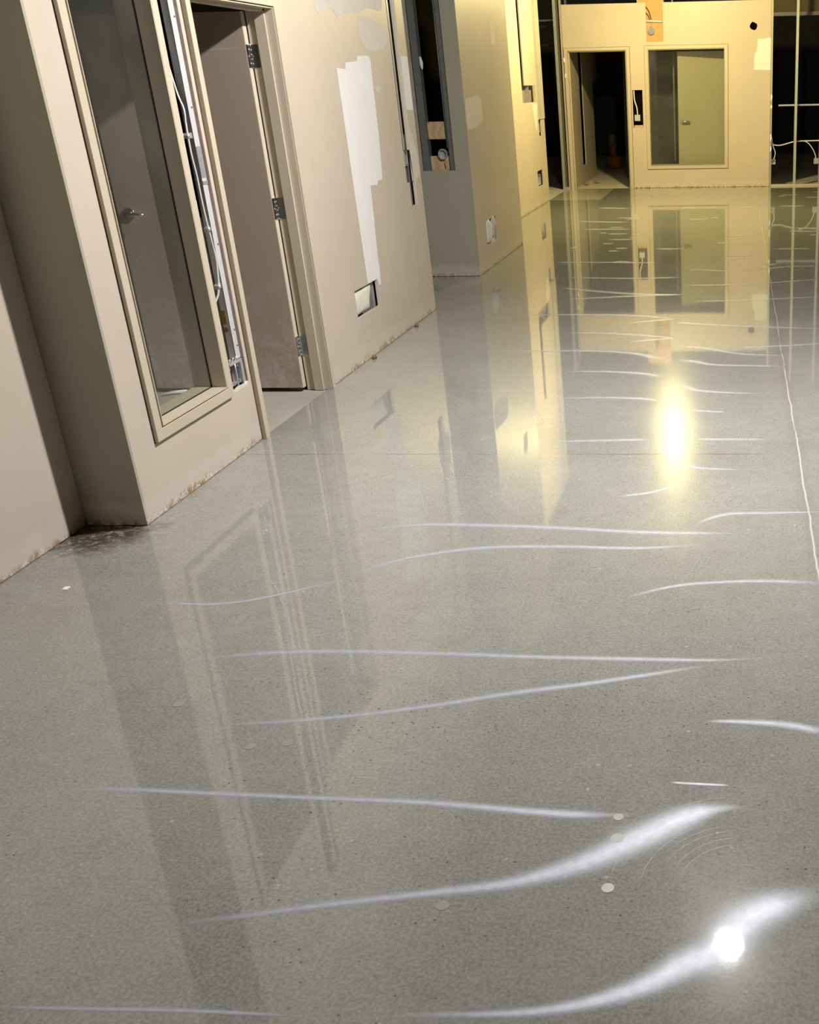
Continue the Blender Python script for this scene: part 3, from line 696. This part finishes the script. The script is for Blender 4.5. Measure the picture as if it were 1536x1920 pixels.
# dark opening between left wall and far wall
LB = ony(BY)
stud(LB, -3.120, -3.066, -0.09, 0.0, 0.036, TOP + 0.4, 'greenish steel stud beside the dark opening left of the far wall', simple('greenish_steel', (0.36, 0.40, 0.37), 0.45, 0.4, 0.2, 8))
thing(MB(LB).box(-3.063, -3.013, -0.09, -0.05, 0.036, TOP + 0.4), 'wood_post', simple('dark_brown_wood', (0.10, 0.07, 0.035), 0.7), 'dark brown post squeezed between two steel studs', 'post')
stud(LB, -3.010, -2.978, -0.09, 0.004, 0.036, TOP + 0.1, 'steel corner stud closing the left end of the far wall', simple('pinkish_steel', (0.52, 0.46, 0.40), 0.5, 0.3, 0.1, 8))
tr_ = MB(LB); tr_.box(-3.12, -2.978, -0.09, 0.006, 0.0, 0.035)
thing(tr_, 'floor_track', STEEL, 'short steel floor track at the left end of the far wall', 'track')
for k, (u, z) in enumerate(((-2.966, 2.10), (-2.955, 1.86))):
    thing(MB(LB).lumpy(blob([(u - 0.02, z - 0.035), (u + 0.018, z - 0.03), (u + 0.02, z + 0.03), (u - 0.015, z + 0.035)], 3, 0.006), 0.014, 0.03), 'plaster_lump', PLASTER, ('upper' if k == 0 else 'lower') + ' broken plaster lump on the left edge of the far door frame', 'plaster lump')
tf = MB(); 
for z in (2.40, 2.72, 2.82): tf.box(-4.0, -3.22, 20.98, 21.02, z, z + 0.03)
tf.box(-3.25, -3.21, 20.98, 21.02, 0.0, 3.4); tf.box(-4.0, -3.9, 20.98, 21.02, 0.0, 3.4)
thing(tf, 'partition_frame', DSTEEL, 'faint bare frame standing in the dark behind the left opening', 'frame')

# far wall details
jb = jbox(LB, -1.795, -1.700, -0.07, -0.004, 1.115, 1.215, 'galvanised box in the narrow cut-out beside the far doorway', STEEL)
MB(LB).box(-1.795, -1.700, -0.004, -0.002, 1.115, 1.215).build('box_cover', STEEL, jb)
thing(MB(LB).tube(catmull([(-1.80, -0.03, 1.9), (-1.797, -0.03, 1.58), (-1.79, -0.025, 1.45), (-1.755, -0.02, 1.33), (-1.745, -0.02, 1.215)], 6), 0.011, 8), 'flexible_conduit', WHITE, 'pale flexible conduit entering the box beside the far doorway', 'conduit')
thing(MB(LB).box(-1.81, -1.655, -0.07, -0.02, 0.98, 1.045), 'wood_block', WOOD, 'pine block at the foot of the cut-out beside the far doorway', 'wood block')
thing(MB(LB).box(-1.70, -1.25, -0.05, -0.04, 2.3, 3.2), 'paper_backing', PAPER, 'orange brown backing sheet in the cut-out above the far window', 'board')
MB(LB).box(-1.86, -1.6, -0.112, -0.108, 0.9, 1.75).build('wall_back', VOID, kind='structure', label='black sheet painted as the dark cavity behind the narrow cut-out')
thing(MB(LB).tube([(-1.55, -0.012, 2.675), (-1.27, -0.012, 2.665)], 0.018, 12), 'conduit_pipe', WHITE, 'short white pipe across the orange cut-out', 'pipe')
ob = MB(LB)
ob.tube([(-1.47, -0.035, 2.52), (-1.47, 0.005, 2.52)], 0.058, 8)
rb = empty('octagon_box', (-1.47, BY, 2.46), 'round steel fixture box below the white pipe of the orange cut-out', 'junction box')
ob.build('box_shell', simple('blue_grey_steel', (0.13, 0.14, 0.20), 0.4, 0.3, 0.6, 45), rb)
cn = MB(LB)
for du in (-0.012, 0.012): cn.tube([(-1.47 + du, -0.012, 2.57), (-1.47 + du, -0.012, 2.645)], 0.007, 8)
cn.build('connector', BRIGHT, rb)
for k, pp in enumerate(([(-1.56, -0.02, 2.90), (-1.50, -0.018, 2.82), (-1.465, -0.02, 2.70)], [(-1.56, -0.02, 2.81), (-1.51, -0.018, 2.75), (-1.49, -0.02, 2.69)])):
    thing(MB(LB).tube(catmull(pp, 6), 0.007, 8), 'black_wire', BLACK, ('upper' if k == 0 else 'lower') + ' black wire curving down to the white pipe', 'wire')
# round hole punched in the far wall: black sheet behind it painted as shade
hp = []
for k in range(14):
    th = 2 * PI * k / 14; rr = 0.062 * (1 + random.uniform(-0.12, 0.1)); hp.append((0.246 + rr * math.cos(th), 2.561 + rr * math.sin(th)))
hm_ = MB(LB)
def sq(p):
    dx, dz = p[0] - 0.246, p[1] - 2.561; k_ = 0.0805 / max(abs(dx), abs(dz)); return (0.246 + dx * k_, 2.561 + dz * k_)
corners = [(0.3265, 2.6415), (0.1655, 2.6415), (0.1655, 2.4805), (0.3265, 2.4805)]
for k in range(14):
    a, b = hp[k], hp[(k + 1) % 14]; A, B = sq(a), sq(b)
    mid = [c for c in corners if abs(math.atan2(c[1] - 2.561, c[0] - 0.246) % (2 * PI) - (2 * k + 1) * PI / 14) < PI / 14 + 1e-6]
    hm_.prism([a, A] + (mid[:1] if abs(A[0] - B[0]) > 1e-5 and abs(A[1] - B[1]) > 1e-5 else []) + [B, b], -0.016, 0.0)
child(hm_, 'board_around_hole', WALL, wbo)
MB(LB).box(0.1, 0.4, -0.112, -0.108, 2.4, 2.75).build('wall_back', VOID, kind='structure', label='black sheet painted as the dark cavity behind the punched hole')

# right of the far wall: open stud frame
stud(LB, 0.543, 0.578, -0.09, 0.004, 0.0, TOP + 0.3, 'steel corner stud at the right end of the far wall', simple('warm_steel', (0.45, 0.42, 0.34), 0.45, 0.4, 0.15, 10))
for k, (z, dz) in enumerate(((1.45, 0.05), (1.30, 0.035), (0.80, 0.06), (0.62, 0.04))):
    thing(MB(LB).lumpy(blob([(0.545, z - dz), (0.575, z - dz * 0.8), (0.578, z + dz * 0.7), (0.55, z + dz)], 3, 0.004), 0.004, 0.014), 'plaster_lump', PLASTER, ('topmost', 'second', 'third', 'lowest')[k] + ' of the white plaster crumbs down the right corner stud of the far wall', 'plaster lump', 0, 'plaster crumbs on the right corner stud')
stud(LB, 0.962, 1.008, -0.09, 0.0, 0.03, TOP + 0.6, 'tall pale steel stud standing free in the dark right opening', simple('pale_green_steel', (0.50, 0.52, 0.44), 0.45, 0.35, 0.1, 8))
stud(LB, 1.400, 1.446, -0.09, 0.0, 0.03, TOP + 0.6, 'steel stud at the right margin of the open frame', STEEL)
thing(MB(LB).box(0.578, 3.0, -0.09, 0.006, 0.0, 0.03), 'floor_track', simple('dusty_track', (0.60, 0.56, 0.44), 0.6, 0.2, 0.1, 8), 'long dusty floor track under the open stud frame', 'track')
thing(MB(LB).box(0.69, 1.46, -0.110, -0.093, 1.31, 1.335), 'cross_channel', STEEL, 'slim horizontal channel passing through the free standing stud', 'channel')
thing(MB().box(0.56, 3.4, 20.6, 20.66, 2.80, 2.86), 'ceiling_channel', DSTEEL, 'horizontal steel channel high in the dark right opening', 'channel')
MB().box(0.56, 3.4, 20.7, 20.75, 2.86, 4.8).build('wall_bulkhead', simple('olive_bulkhead', (0.12, 0.10, 0.05), 0.9), kind='structure')
thing(MB(LB).tube(catmull([(0.585, -0.104, 0.80), (0.60, -0.104, 0.70), (0.66, -0.104, 0.675), (0.75, -0.104, 0.675), (0.85, -0.104, 0.70), (0.96, -0.104, 0.727), (1.05, -0.104, 0.735), (1.15, -0.104, 0.738), (1.45, -0.104, 0.742)], 8), 0.010, 8), 'electrical_cable', WHITE, 'white cable sagging horizontally through the open studs', 'cable')
thing(MB(LB).tube(catmull([(0.59, -0.045, 0.72), (0.615, -0.045, 0.64), (0.645, -0.045, 0.56), (0.635, -0.045, 0.49), (0.62, -0.045, 0.45)], 8), 0.008, 8), 'electrical_cable', WHITE, 'short white cable dropping to the box beside the far wall', 'cable')
thing(MB(LB).tube(catmull([(1.08, -0.035, 0.745), (1.16, -0.035, 0.735), (1.23, -0.035, 0.69), (1.30, -0.035, 0.60), (1.345, -0.035, 0.50), (1.352, -0.035, 0.45)], 8), 0.008, 8), 'electrical_cable', WHITE, 'white cable curving down to the box on the right margin stud', 'cable')
jbox(LB, 0.58, 0.65, -0.07, -0.01, 0.365, 0.45, 'steel box fixed low on the right corner stud', STEEL)
rbx = jbox(LB, 1.318, 1.401, -0.07, -0.01, 0.363, 0.456, 'steel box fixed low on the right margin stud', STEEL)
MB(LB).box(1.318, 1.396, -0.010, -0.008, 0.363, 0.456).build('box_cover', STEEL, rbx)

# room behind the far doorway
thing(MB().box(-2.97, -2.93, 20.10, 20.14, 0.32, 2.6), 'metal_stud', STEEL, 'steel stud in the slot of the partition behind the far doorway', 'stud')
at = empty('work_vacuum', (-2.72, 23.5, 0), 'dim amber tub with an upright tube in the dark behind the far doorway', 'tub')
b_ = MB(); b_.tube([(-2.72, 23.5, 0.0), (-2.72, 23.5, 0.04), (-2.72, 23.5, 0.20), (-2.72, 23.5, 0.245), (-2.72, 23.5, 0.27)], [0.13, 0.16, 0.175, 0.165, 0.10], 24)
b_.build('tub', AMBER, at)
b_ = MB(); b_.tube([(-2.74, 23.5, 0.26), (-2.74, 23.5, 0.34), (-2.745, 23.5, 0.50)], [0.075, 0.065, 0.085], 20); b_.build('tube', AMBER, at)
b_ = MB(); b_.tube([(-2.745, 23.5, 0.50), (-2.75, 23.5, 0.66), (-2.75, 23.5, 0.72)], [0.085, 0.078, 0.06], 20); b_.build('cap', AMBERL, at, label='pale grey upper end')
for k, (x, y) in enumerate(((-2.80, 19.5), (-2.66, 19.9))):
    m = MB(); 
    m.tube([(x - 0.05, y, 0.02), (x, y + 0.01, 0.028), (x + 0.05, y, 0.02)], [0.012, 0.028, 0.014], 10)
    thing(m, 'rubble_piece', simple('brown_rubble', (0.30, 0.18, 0.10), 0.8), ('nearer' if k == 0 else 'farther') + ' brown lump of rubble on the lit floor behind the far doorway', 'rubble')
pole = MB(); pole.box(-1.165, -1.14, 19.62, 19.64, 0.4, 3.2)
thing(pole, 'conduit_pipe', DSTEEL, 'thin vertical conduit in the dark left half of the far window', 'conduit')
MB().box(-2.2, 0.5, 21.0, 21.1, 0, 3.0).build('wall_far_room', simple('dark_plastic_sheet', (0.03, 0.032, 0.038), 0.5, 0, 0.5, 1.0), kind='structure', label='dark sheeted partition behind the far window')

# bits lying about
thing(MB().tube([(-3.51, 5.93 - 0.1, 0.008), (-3.45, 5.87, 0.010), (-3.385, 5.89, 0.010)], [0.008, 0.011, 0.012], 8), 'paint_stick', PLASTER, 'white stick lying on the floor behind the near window', 'stick')
crumbs = [(-2.715, 2.905, 0.018, 0), (-2.73, 2.97, 0.026, 0), (-2.72, 3.03, 0.016, 0), (-2.755, 2.94, 0.02, 1), (-2.70, 2.86, 0.012, 1)]
for k, (x, y, r, dk) in enumerate(crumbs):
    m = MB(); P = [(r * math.cos(a) * random.uniform(.7, 1.2), r * math.sin(a) * random.uniform(.7, 1.2)) for a in [i * PI / 4 for i in range(8)]]
    m.m = lambda u, n, z, x=x, y=y: (x + u, y + z, n)
    m.lumpy(P, 0.0, r * 1.1)
    thing(m, 'plaster_crumb', GYPSUM if not dk else simple('brown_crumb', (0.2, 0.14, 0.07), 0.9), ('middle cream crumb of wall board at the foot of the nearest wall', 'largest cream crumb of wall board at the foot of the nearest wall', 'farthest small crumb of wall board at the foot of the nearest wall', 'dark brown crumb tight against the nearest wall', 'tiny dark brown crumb closest to the picture edge')[k], 'crumb', 0, 'crumbs at the foot of the nearest wall')
for k, (x, y) in enumerate(((-2.49, 6.72), (-2.492, 7.72))):
    m = MB(); m.m = lambda u, n, z, x=x, y=y: (x + u, y + z, n)
    P = [(0.014 * math.cos(a) * random.uniform(.7, 1.2), 0.03 * math.sin(a) * random.uniform(.7, 1.2)) for a in [i * PI / 4 for i in range(8)]]
    m.lumpy(P, 0.0, 0.03)
    thing(m, 'plaster_crumb', simple('rusty_crumb', (0.22, 0.14, 0.06), 0.9), ('brown crumb at the wall foot below the insulation hole', 'brown crumb at the wall foot near the recess corner')[k], 'crumb')
thing(MB().box(-2.52, -2.50, 3.26, 3.285, 0.0, 0.002), 'white_paint_fleck', PLASTER, 'tiny white fleck on the floor before the shaded corner', 'fleck')
for k, (x, y, r) in enumerate(((-1.369, 2.616 * 0 + 2.316, 0.014), (-1.269, 2.336, 0.016), (-0.295, 1.803, 0.015), (-0.297, 2.048, 0.013), (-0.292, 1.97, 0.016), (-0.662, 1.737, 0.015), (-1.685, 2.522, 0.017))):
    m = MB(); m.tube([(x, y, 0.0001), (x, y, 0.0007)], r, 20)
    child(m, 'water_spot', simple('dried_spot', (0.315, 0.312, 0.285), 0.35, 0, 0.05), FLOOR)

# ================================================================== polishing ridges in the floor, lamp glints painted as pale ribbons
ST = [[(-0.731, 1.436, 0.0078), (-0.615, 1.446, 0.0117), (-0.446, 1.456, 0.0179), (-0.321, 1.479, 0.0283), (-0.196, 1.529, 0.048), (-0.101, 1.594, 0.0702), (-0.046, 1.624, 0.0748), (0.023, 1.716, 0.0868), (0.083, 1.757, 0.0801), (0.143, 1.784, 0.0654), (0.23, 1.814, 0.0436)], [(-1.513, 1.434, 0.0062), (-1.323, 1.436, 0.0089), (-1.104, 1.439, 0.0099), (-0.827, 1.433, 0.0053)], [(-1.311, 1.653, 0.0087), (-1.143, 1.683, 0.0155), (-0.941, 1.728, 0.0206), (-0.709, 1.773, 0.0258), (-0.52, 1.813, 0.0381), (-0.356, 1.888, 0.0651), (-0.236, 1.975, 0.0843), (-0.122, 2.057, 0.0688), (-0.042, 2.088, 0.033), (0.039, 2.098, 0.0104)], [(-1.86, 2.092, 0.0077), (-1.672, 2.119, 0.0152), (-1.376, 2.11, 0.0192), (-1.085, 2.099, 0.0182), (-0.8, 2.089, 0.0218), (-0.516, 2.062, 0.027), (-0.379, 2.054, 0.0245), (-0.244, 2.058, 0.0061)], [(-1.588, 2.414, 0.0089), (-1.373, 2.432, 0.0174), (-1.149, 2.47, 0.0202), (-0.925, 2.526, 0.0233), (-0.684, 2.603, 0.0268), (-0.463, 2.661, 0.0243), (-0.22, 2.734, 0.0188), (-0.071, 2.782, 0.0096)], [(-1.812, 2.749, 0.011), (-1.628, 2.809, 0.0221), (-1.37, 2.835, 0.0254), (-1.013, 2.832, 0.0244), (-0.658, 2.816, 0.0235), (-0.311, 2.809, 0.023), (-0.071, 2.808, 0.0163), (0.116, 2.828, 0.0099)], [(-0.095, 2.471, 0.0107), (0.028, 2.469, 0.0212), (0.15, 2.456, 0.0316), (0.268, 2.417, 0.036)], [(-0.178, 2.189, 0.0067), (-0.1, 2.184, 0.0088), (-0.016, 2.18, 0.0066)], [(-0.424, 3.217, 0.0123), (-0.239, 3.32, 0.0215), (-0.064, 3.358, 0.0218), (0.133, 3.369, 0.0262), (0.347, 3.351, 0.0259)], [(-1.496, 3.373, 0.0143), (-1.302, 3.543, 0.0253), (-1.029, 3.646, 0.0311), (-0.709, 3.664, 0.0308), (-0.387, 3.653, 0.0252), (-0.112, 3.696, 0.0204)], [(-1.693, 3.786, 0.0174), (-1.357, 3.872, 0.0292), (-1.084, 3.874, 0.0345), (-0.74, 3.849, 0.0335), (-0.401, 3.809, 0.0325), (-0.159, 3.801, 0.0268), (0.016, 3.802, 0.016)], [(-0.184, 3.882, 0.0167), (-0.052, 3.997, 0.0291), (0.153, 4.016, 0.0234), (0.381, 4.029, 0.0177)], [(-2.091, 3.166, 0.0139), (-1.888, 3.157, 0.018), (-1.715, 3.213, 0.0181), (-1.489, 3.355, 0.0142)], [(-0.948, 4.959, 0.0259), (-0.7, 4.975, 0.0344), (-0.44, 4.992, 0.0344)], [(-0.227, 4.991, 0.0342), (-0.036, 4.99, 0.0341), (0.156, 4.99, 0.0255)], [(-0.532, 4.201, 0.0192), (-0.396, 4.247, 0.026), (-0.281, 4.333, 0.0201)], [(-0.254, 4.638, 0.0226), (-0.212, 4.571, 0.0294), (0.018, 4.542, 0.0217)], [(-1.663, 9.303, 0.0538), (-1.012, 8.991, 0.0749), (-0.483, 8.894, 0.0486)], [(-1.53, 8.726, 0.0477), (-0.896, 8.864, 0.0728), (-0.451, 8.917, 0.0488)], [(-1.82, 8.083, 0.0419), (-1.304, 8.105, 0.0623), (-0.819, 8.047, 0.0609), (-0.496, 7.916, 0.0392)], [(-0.856, 7.775, 0.0382), (-0.496, 7.916, 0.0588)], [(-0.468, 7.781, 0.038), (-0.397, 7.76, 0.0566), (-0.035, 7.655, 0.055), (0.305, 7.59, 0.0541), (0.697, 7.524, 0.0355)], [(-1.308, 7.461, 0.0358), (-0.98, 7.433, 0.0529), (-0.695, 7.356, 0.0516), (-0.447, 7.265, 0.0335)], [(-0.776, 7.142, 0.049), (-0.598, 7.219, 0.0498), (-0.447, 7.265, 0.0335)], [(-1.804, 6.915, 0.0318), (-1.426, 6.906, 0.0469), (-1.053, 6.897, 0.0463), (-0.845, 6.862, 0.0457), (-0.676, 6.798, 0.0597), (-0.558, 6.693, 0.0579), (-0.463, 6.663, 0.0287)], [(-0.433, 7.021, 0.0315), (-0.236, 6.954, 0.0463), (0.038, 6.782, 0.0441), (0.353, 6.731, 0.029)], [(-0.411, 6.633, 0.0426), (-0.288, 6.588, 0.056), (-0.159, 6.503, 0.041), (0.099, 6.471, 0.0405), (0.326, 6.453, 0.0269)], [(-1.129, 6.347, 0.0267), (-0.848, 6.342, 0.0397), (-0.592, 6.285, 0.0518), (-0.47, 6.194, 0.0377)], [(-0.352, 6.057, 0.0483), (-0.261, 5.915, 0.0462), (-0.084, 5.855, 0.0339), (0.147, 5.83, 0.0224)], [(-1.093, 5.744, 0.0224), (-0.777, 5.752, 0.0333), (-0.544, 5.727, 0.0439), (-0.459, 5.672, 0.0323)], [(-0.311, 5.514, 0.0306), (-0.135, 5.472, 0.0301), (-0.07, 5.472, 0.0201)], [(-0.043, 6.965, 0.0309), (0.284, 7.003, 0.0467), (0.66, 7.088, 0.0318)], [(-0.378, 8.608, 0.0457), (0.073, 8.634, 0.0458), (0.803, 8.788, 0.0472)], [(-0.506, 9.351, 0.0533), (0.078, 9.375, 0.0533), (0.874, 9.634, 0.056)], [(-0.552, 10.25, 0.0632), (-0.021, 10.094, 0.0612), (0.509, 10.312, 0.0636), (0.934, 10.35, 0.064)], [(-1.715, 9.832, 0.0596), (-1.034, 9.737, 0.0578), (-0.527, 9.767, 0.0578)], [(-1.918, 10.728, 0.0702), (-1.408, 10.696, 0.0692), (-0.791, 10.622, 0.0677)], [(-2.204, 14.173, 0.1183), (-1.457, 13.985, 0.1143)], [(-2.011, 13.338, 0.1053), (-1.352, 13.277, 0.1036)], [(-2.116, 15.757, 0.1443), (-1.62, 15.629, 0.1414)]]
NARC = len(ST)
# polishing pad arcs near the lamp spot, painted as faint glints
for k in range(9):
    r = 0.16 + 0.022 * k + random.uniform(-0.004, 0.004); a0 = 1.75 + random.uniform(-0.15, 0.2); a1 = a0 + random.uniform(0.7, 1.3)
    ST.append([(0.02 + r * math.cos(a0 + (a1 - a0) * t / 4), 1.80 + r * math.sin(a0 + (a1 - a0) * t / 4), 0.0035) for t in range(5)])
for k in range(46):                       # short dashes farther down the hall
    y = random.uniform(10.4, 17.8); x = random.uniform(-2.2, 1.2); L_ = random.uniform(0.10, 0.5)
    ST.append([(x, y, 0.03 + 0.002 * y), (x + L_ / 2, y + random.uniform(-.04, .04), 0.05 + 0.004 * y), (x + L_, y, 0.03)])
V = []; F = []; Mk = []; NW = 8
for si, s in enumerate(ST):
    P = catmull(s, 10); n = len(P); i0 = len(V); z = 0.0005 + 0.000012 * si
    for k, (x, y, w_) in enumerate(P):
        a = P[max(k - 1, 0)]; b = P[min(k + 1, n - 1)]
        d = Vector((b[0] - a[0], b[1] - a[1])).normalized(); nn = Vector((-d.y, d.x))
        e = min(1.0, min(k, n - 1 - k) / (n * 0.22)); e = e * e * (3 - 2 * e) * (0.16 if NARC <= si < NARC + 9 else 1.0)
        for j in range(NW + 1):
            t = -1 + 2 * j / NW
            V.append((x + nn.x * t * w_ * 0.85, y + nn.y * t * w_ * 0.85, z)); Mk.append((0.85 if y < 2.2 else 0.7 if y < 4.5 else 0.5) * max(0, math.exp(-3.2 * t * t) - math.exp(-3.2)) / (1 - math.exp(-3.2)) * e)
    for k in range(n - 1):
        for j in range(NW):
            q = i0 + k * (NW + 1) + j; F.append((q, q + 1, q + NW + 2, q + NW + 1))
me = bpy.data.meshes.new('polishing_glints'); me.from_pydata(V, [], F); me.update()
at_ = me.color_attributes.new('mask', 'FLOAT_COLOR', 'POINT')
for k, v in enumerate(Mk): at_.data[k].color = (v, v, v, 1)
me.materials.append(MARK)
po = bpy.data.objects.new('polishing_glints', me); C.objects.link(po); po.parent = FLOOR
po['kind'] = 'stuff'; po['label'] = 'curved polishing ridges with lamp glints painted in pale blue'

# ================================================================== hanging work lamps (just above the picture, mirrored in the floor)
def lamp(loc, col, s, label, bulb):
    x, y, z = loc; BULB_R, cdep, globe = bulb
    root = empty('work_lamp', (x, y, z - BULB_R * cdep), label, 'lamp')
    # translucent half-dome facing down, black housing above it
    m = MB(); V_, F_ = m.v, m.f; K, Q = 32, 10
    for q in range(Q):
        a = PI / 2 * q / Q
        for k in range(K):
            th = 2 * PI * k / K
            V_.append((x + BULB_R * math.cos(a) * math.cos(th), y + BULB_R * math.cos(a) * math.sin(th), z - BULB_R * cdep * math.sin(a)))
    V_.append((x, y, z - BULB_R * cdep))
    for q in range(Q - 1):
        for k in range(K): F_.append([q * K + k, q * K + (k + 1) % K, (q + 1) * K + (k + 1) % K, (q + 1) * K + k]); m.sm.append(True)
    for k in range(K): F_.append([(Q - 1) * K + k, (Q - 1) * K + (k + 1) % K, Q * K]); m.sm.append(True)
    if globe:
        i0 = len(V_)
        for q in range(Q):
            a = PI / 2 * q / Q
            for k in range(K):
                th = 2 * PI * k / K
                V_.append((x + BULB_R * math.cos(a) * math.cos(th), y + BULB_R * math.cos(a) * math.sin(th), z + BULB_R * math.sin(a)))
        V_.append((x, y, z + BULB_R))
        for q in range(Q - 1):
            for k in range(K): F_.append([i0 + q * K + k, i0 + q * K + (k + 1) % K, i0 + (q + 1) * K + (k + 1) % K, i0 + (q + 1) * K + k]); m.sm.append(True)
        for k in range(K): F_.append([i0 + (Q - 1) * K + k, i0 + (Q - 1) * K + (k + 1) % K, i0 + Q * K]); m.sm.append(True)
    else:
        F_.append([k for k in range(K)][::-1]); m.sm.append(False)
    m.build('bulb', emis('lit_bulb', col, s), root)
    m = MB()
    if globe: m.tube([(x, y, z + BULB_R - 0.004), (x, y, z + BULB_R + 0.02), (x, y, z + BULB_R + 0.09)], [0.035, 0.04, 0.03], 24)
    else: m.tube([(x, y, z + 0.001), (x, y, z + 0.02), (x, y, z + 0.07), (x, y, z + BULB_R + 0.09)], [BULB_R + 0.004, BULB_R + 0.002, 0.06, 0.04], 24)
    m.build('housing', BLACK, root)
    m = MB(); m.tube([(x, y, z + BULB_R + 0.085), (x, y, 4.8)], 0.006, 8); m.build('cord', BLACK, root)
lamp(LAMP_A, COOL, COOL_S, 'white work lamp hanging over the near floor, seen mirrored bottom right', BULB_A)
lamp(LAMP_B, WARM, WARM_S, 'yellow work lamp hanging before the far wall, seen mirrored in the mid floor', BULB_B)
